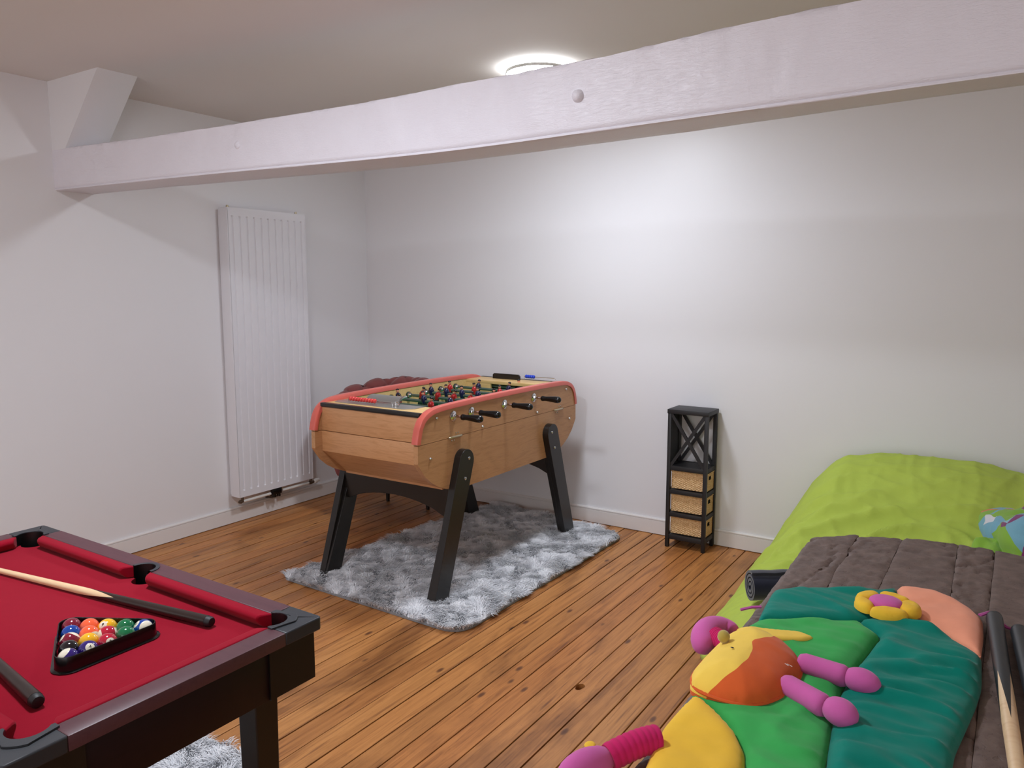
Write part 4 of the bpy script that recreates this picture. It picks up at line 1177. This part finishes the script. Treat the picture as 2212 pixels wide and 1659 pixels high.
def play_quilt():
    z = TZ + .008
    t = thing('play_quilt', 'padded patchwork play quilt with a stuffed bug, spread on the brown plank table', 'play mat', (-.2, 1.3, TZ))
    teal_top = [(-.392, 1.617), (-.332, 1.674), (-.254, 1.711), (-.2, 1.742), (-.175, 1.773), (-.164, 1.711), (-.155, 1.66), (-.173, 1.594), (-.215, 1.551), (-.301, 1.498), (-.378, 1.448), (-.385, 1.516)]
    green = [(-.378, 1.448), (-.302, 1.5), (-.215, 1.551), (-.168, 1.498), (-.176, 1.431), (-.189, 1.322), (-.192, 1.239), (-.186, 1.149), (-.178, 1.078), (-.169, 1.005), (-.16, .90), (-.158, .75), (-.24, .75), (-.25, .904), (-.26, .967), (-.276, 1.014), (-.308, 1.056), (-.345, 1.094), (-.388, 1.112), (-.401, 1.184), (-.405, 1.262), (-.405, 1.343), (-.389, 1.39)]
    teal = [(-.215, 1.551), (-.155, 1.625), (-.117, 1.602), (-.085, 1.583), (-.056, 1.559), (-.032, 1.535), (-.010, 1.511), (-.006, 1.399), (-.011, 1.334), (-.021, 1.25), (-.030, 1.176), (-.032, 1.098), (-.034, 1.02), (-.05, .75), (-.158, .75), (-.16, .90), (-.169, 1.005), (-.178, 1.078), (-.186, 1.149), (-.192, 1.239), (-.189, 1.322), (-.176, 1.431), (-.168, 1.498)]
    peach = [(-.175, 1.776), (-.142, 1.798), (-.102, 1.795), (-.061, 1.765), (-.03, 1.723), (-.014, 1.685), (-.010, 1.61), (-.011, 1.511), (-.032, 1.535), (-.056, 1.559), (-.085, 1.583), (-.117, 1.602), (-.150, 1.627), (-.160, 1.687)]
    wing = [(-.385, 1.112), (-.365, 1.107), (-.330, 1.078), (-.297, 1.045), (-.272, 1.005), (-.261, .966), (-.253, .919), (-.251, .87), (-.26, .75), (-.35, .75), (-.362, .84), (-.371, .881), (-.383, .945), (-.391, 1.009), (-.389, 1.06)]
    puff(teal_top, z, .013, 'teal', 'teal_patch', t, wdir=(8, 28), wr=.006, seed=1, D=.035, folds=.005)
    puff(green, z, .013, 'green', 'green_patch', t, wdir=(12, 20), wr=.006, seed=2, D=.035, folds=.005)
    puff(teal, z, .015, 'teal', 'teal_patch', t, wdir=(8, 26), wr=.010, seed=3, D=.04, folds=.010)
    puff(peach, z, .015, 'peach', 'peach_patch', t, wdir=(12, 14), wr=.005, seed=4, D=.04, folds=.002)
    puff(wing, z + .001, .016, 'yellow', 'yellow_patch', t, wdir=(12, 14), wr=.004, seed=5, D=.03)
    puff([(-.395, 1.36), (-.375, 1.385), (-.345, 1.392), (-.293, 1.412), (-.264, 1.402), (-.279, 1.381), (-.316, 1.360), (-.36, 1.345)], z + .016, .004, 'yellow2', 'yellow_flap', t, wr=.001, dens=.004, D=.01)
    # stuffed bug: rounded two-colour body
    body = [(-.392, 1.118), (-.404, 1.15), (-.404, 1.20), (-.402, 1.25), (-.398, 1.30), (-.388, 1.335), (-.362, 1.352), (-.32, 1.347), (-.290, 1.325), (-.266, 1.298), (-.253, 1.262), (-.254, 1.222), (-.258, 1.175), (-.277, 1.132), (-.302, 1.108), (-.334, 1.105), (-.367, 1.109)]
    bnd = [(-.385, 1.100), (-.372, 1.104), (-.350, 1.115), (-.328, 1.145), (-.320, 1.180), (-.323, 1.215), (-.333, 1.243), (-.322, 1.262), (-.312, 1.285), (-.312, 1.42)]
    bug = puff(body, z + .008, .050, None, 'stuffed_bug', t, dens=.004, wr=.002, wdir=(24, 24), D=.085, seed=6, cut=bnd, mats=['orange', 'yellow2'])
    # piping round the rim of the body
    lp = []
    for i in range(len(body)):
        for k in range(4): lp.append(Vector(body[i]).lerp(Vector(body[(i + 1) % len(body)]), k / 4))
    for _ in range(10): lp = [(lp[i - 1] + lp[i] * 2 + lp[(i + 1) % len(lp)]) / 4 for i in range(len(lp))]
    B().tube([(p.x, p.y, z + .014) for p in lp + lp[:1]], .0030, 6).obj('piping', 'orange', bug)
    B().ball((-.378, 1.236, z + .055), (.0105, .0105, .011), 14, 10).obj('nose', 'nose', bug)
    B().ball((-.352, 1.199, z + .0575), (.003, .0018, .0008), 8, 6).obj('eye', 'ebony', bug)
    B().tube([(-.262, 1.222, z + .040), (-.266, 1.2235, z + .0405), (-.270, 1.2215, z + .0425), (-.267, 1.2185, z + .0415), (-.273, 1.2195, z + .0435)], .0006, 5).obj('stitched_mouth', 'tanthread', bug)
    # legs
    def limb(p0, p1, r0, r1, mat, name='leg', puffy=.12):
        p0, p1 = Vector(p0), Vector(p1); n = 10; L = (p1 - p0).length
        prof = [(L * i / n, (r0 + (r1 - r0) * i / n) * (.62 + .38 * min(1, math.sin(PI * (i + .6) / (n + 1.2)) * 3.2))) for i in range(n + 1)]
        return B().lathe(prof, p0, p1 - p0, 18).obj(name, mat, bug, angle=180)
    def foot(c, r, ang): 
        return B().ball(c, r, 22, 14, Matrix.Rotation(math.radians(ang), 3, 'Z')).obj('foot', 'pink', bug, angle=180)
    limb((-.262, 1.278, z + .024), (-.186, 1.262, z + .026), .0165, .0178, 'pink'); foot((-.165, 1.260, z + .027), (.029, .0215, .0195), -10)
    limb((-.266, 1.192, z + .024), (-.196, 1.150, z + .026), .0165, .0178, 'pink'); foot((-.176, 1.146, z + .027), (.027, .022, .0200), -25)
    # ribbed arms reaching over the table edge
    def arm(p0, p1, p2, r, dot):
        b = B(); pts = []; rad = []
        n = 60
        for i in range(n + 1):
            q = i / n; p = Vector(p0) * (1 - q) ** 2 + Vector(p1) * 2 * q * (1 - q) + Vector(p2) * q * q
            pts.append(p); rad.append(r * (1 + .055 * abs(math.sin(PI * 9 * q)) - .03))
        b.tube(pts, rad, 20).obj('arm', 'magenta', bug, angle=60)
    arm((-.380, .955, z + .016), (-.400, .930, z + .018), (-.424, .892, z + .006), .0185, None)
    foot((-.441, .858, z + .004), (.0225, .047, .025), -24)
    B().ball((-.446, .878, z + .0245), (.0075, .009, .0022), 14, 8).obj('yellow_dot', 'yellow', bug)
    arm((-.392, 1.30, z + .012), (-.408, 1.31, z + .014), (-.420, 1.318, z + .014), .0165, None)
    cp = [(-.424, 1.290, z - .006, .010), (-.431, 1.298, z - .001, .021), (-.438, 1.316, z + .005, .0245), (-.439, 1.338, z + .009, .0245), (-.430, 1.359, z + .010, .022), (-.416, 1.370, z + .008, .0185), (-.402, 1.368, z + .006, .015), (-.397, 1.364, z + .005, .006)]
    def cr_(i, t_):
        p = [cp[min(max(i + k, 0), len(cp) - 1)] for k in (-1, 0, 1, 2)]
        return [.5 * (2 * b0 + (c0 - a0) * t_ + (2 * a0 - 5 * b0 + 4 * c0 - d0) * t_ * t_ + (3 * b0 - a0 - 3 * c0 + d0) * t_ ** 3) for a0, b0, c0, d0 in zip(*p)]
    sm = [cr_(i, t_ / 6) for i in range(len(cp) - 1) for t_ in range(6)] + [list(cp[-1])]
    B().tube([q_[:3] for q_ in sm], [q_[3] for q_ in sm], 24).obj('foot', 'pink', bug, angle=180)
    B().ball((-.441, 1.325, z + .0275), (.008, .010, .002), 14, 8).obj('yellow_dot', 'yellow', bug)
    # flower
    fc = Vector((-.176, 1.612)); zf = z + .026
    pk = puff([(fc.x + .033 * math.cos(a_), fc.y + .029 * math.sin(a_)) for a_ in [2 * PI * k / 16 for k in range(16)]], zf, .014, 'pink', 'flower', t, dens=.003, wr=.0005, D=.022)
    for ang, L, w_ in ((150, .030, .019), (75, .032, .018), (5, .032, .022), (-75, .034, .019), (-150, .028, .017)):
        a_ = math.radians(ang); c_ = fc + Vector((math.cos(a_), math.sin(a_))) * .041
        out = []
        for k in range(20):
            q = 2 * PI * k / 20; lx = w_ * math.cos(q); ly = L * math.sin(q)
            out.append((c_.x + lx * math.cos(a_) - ly * math.sin(a_), c_.y + lx * math.sin(a_) + ly * math.cos(a_)))
        puff(out, zf - .004, .012, 'yellow', 'petal', pk, dens=.003, wr=.002, wdir=(60, 60), seed=ang, D=.014)
    # ribbons
    def ribbon(pts, nm='ribbon'):
        b = B(); rows = []
        for i, p in enumerate(pts):
            p = Vector(p); d = (Vector(pts[min(i + 1, len(pts) - 1)]) - Vector(pts[max(i - 1, 0)])).normalized(); s_ = d.cross(Vector((0, 0, 1))).normalized() * .004
            rows.append([p - s_, p - s_ + Vector((0, 0, .0025)), p + Vector((0, 0, .004)), p + s_ + Vector((0, 0, .0025)), p + s_])
        b.grid(rows, closed_v=True, capu=True).obj(nm, 'ribbon', t)
    ribbon([(-.020, 1.695, z + .008), (-.004, 1.712, z + .012), (.012, 1.708, TZ + .006), (.026, 1.690, TZ + .004), (.045, 1.685, TZ + .004), (.075, 1.690, TZ + .003), (.12, 1.68, TZ + .003)])
    ribbon([(-.388, 1.508, z + .006), (-.405, 1.500, z + .004), (-.424, 1.490, z - .002)])
play_quilt()
cue((.004, 1.700, TZ + .0165), (.046, 1.10, TZ + .016), .0145, .95, 'maple', 'charbutt', 'cue with charcoal butt on the brown table, beside the quilt', .34, 4, 'cues on the brown table', .75, .16)
cue((.044, 1.655, TZ + .0165), (.088, 1.05, TZ + .016), .0145, .95, 'maple', 'charbutt', 'cue with charcoal butt on the brown table, outer one away from the quilt', .34, 4, 'cues on the brown table', .1, .16)
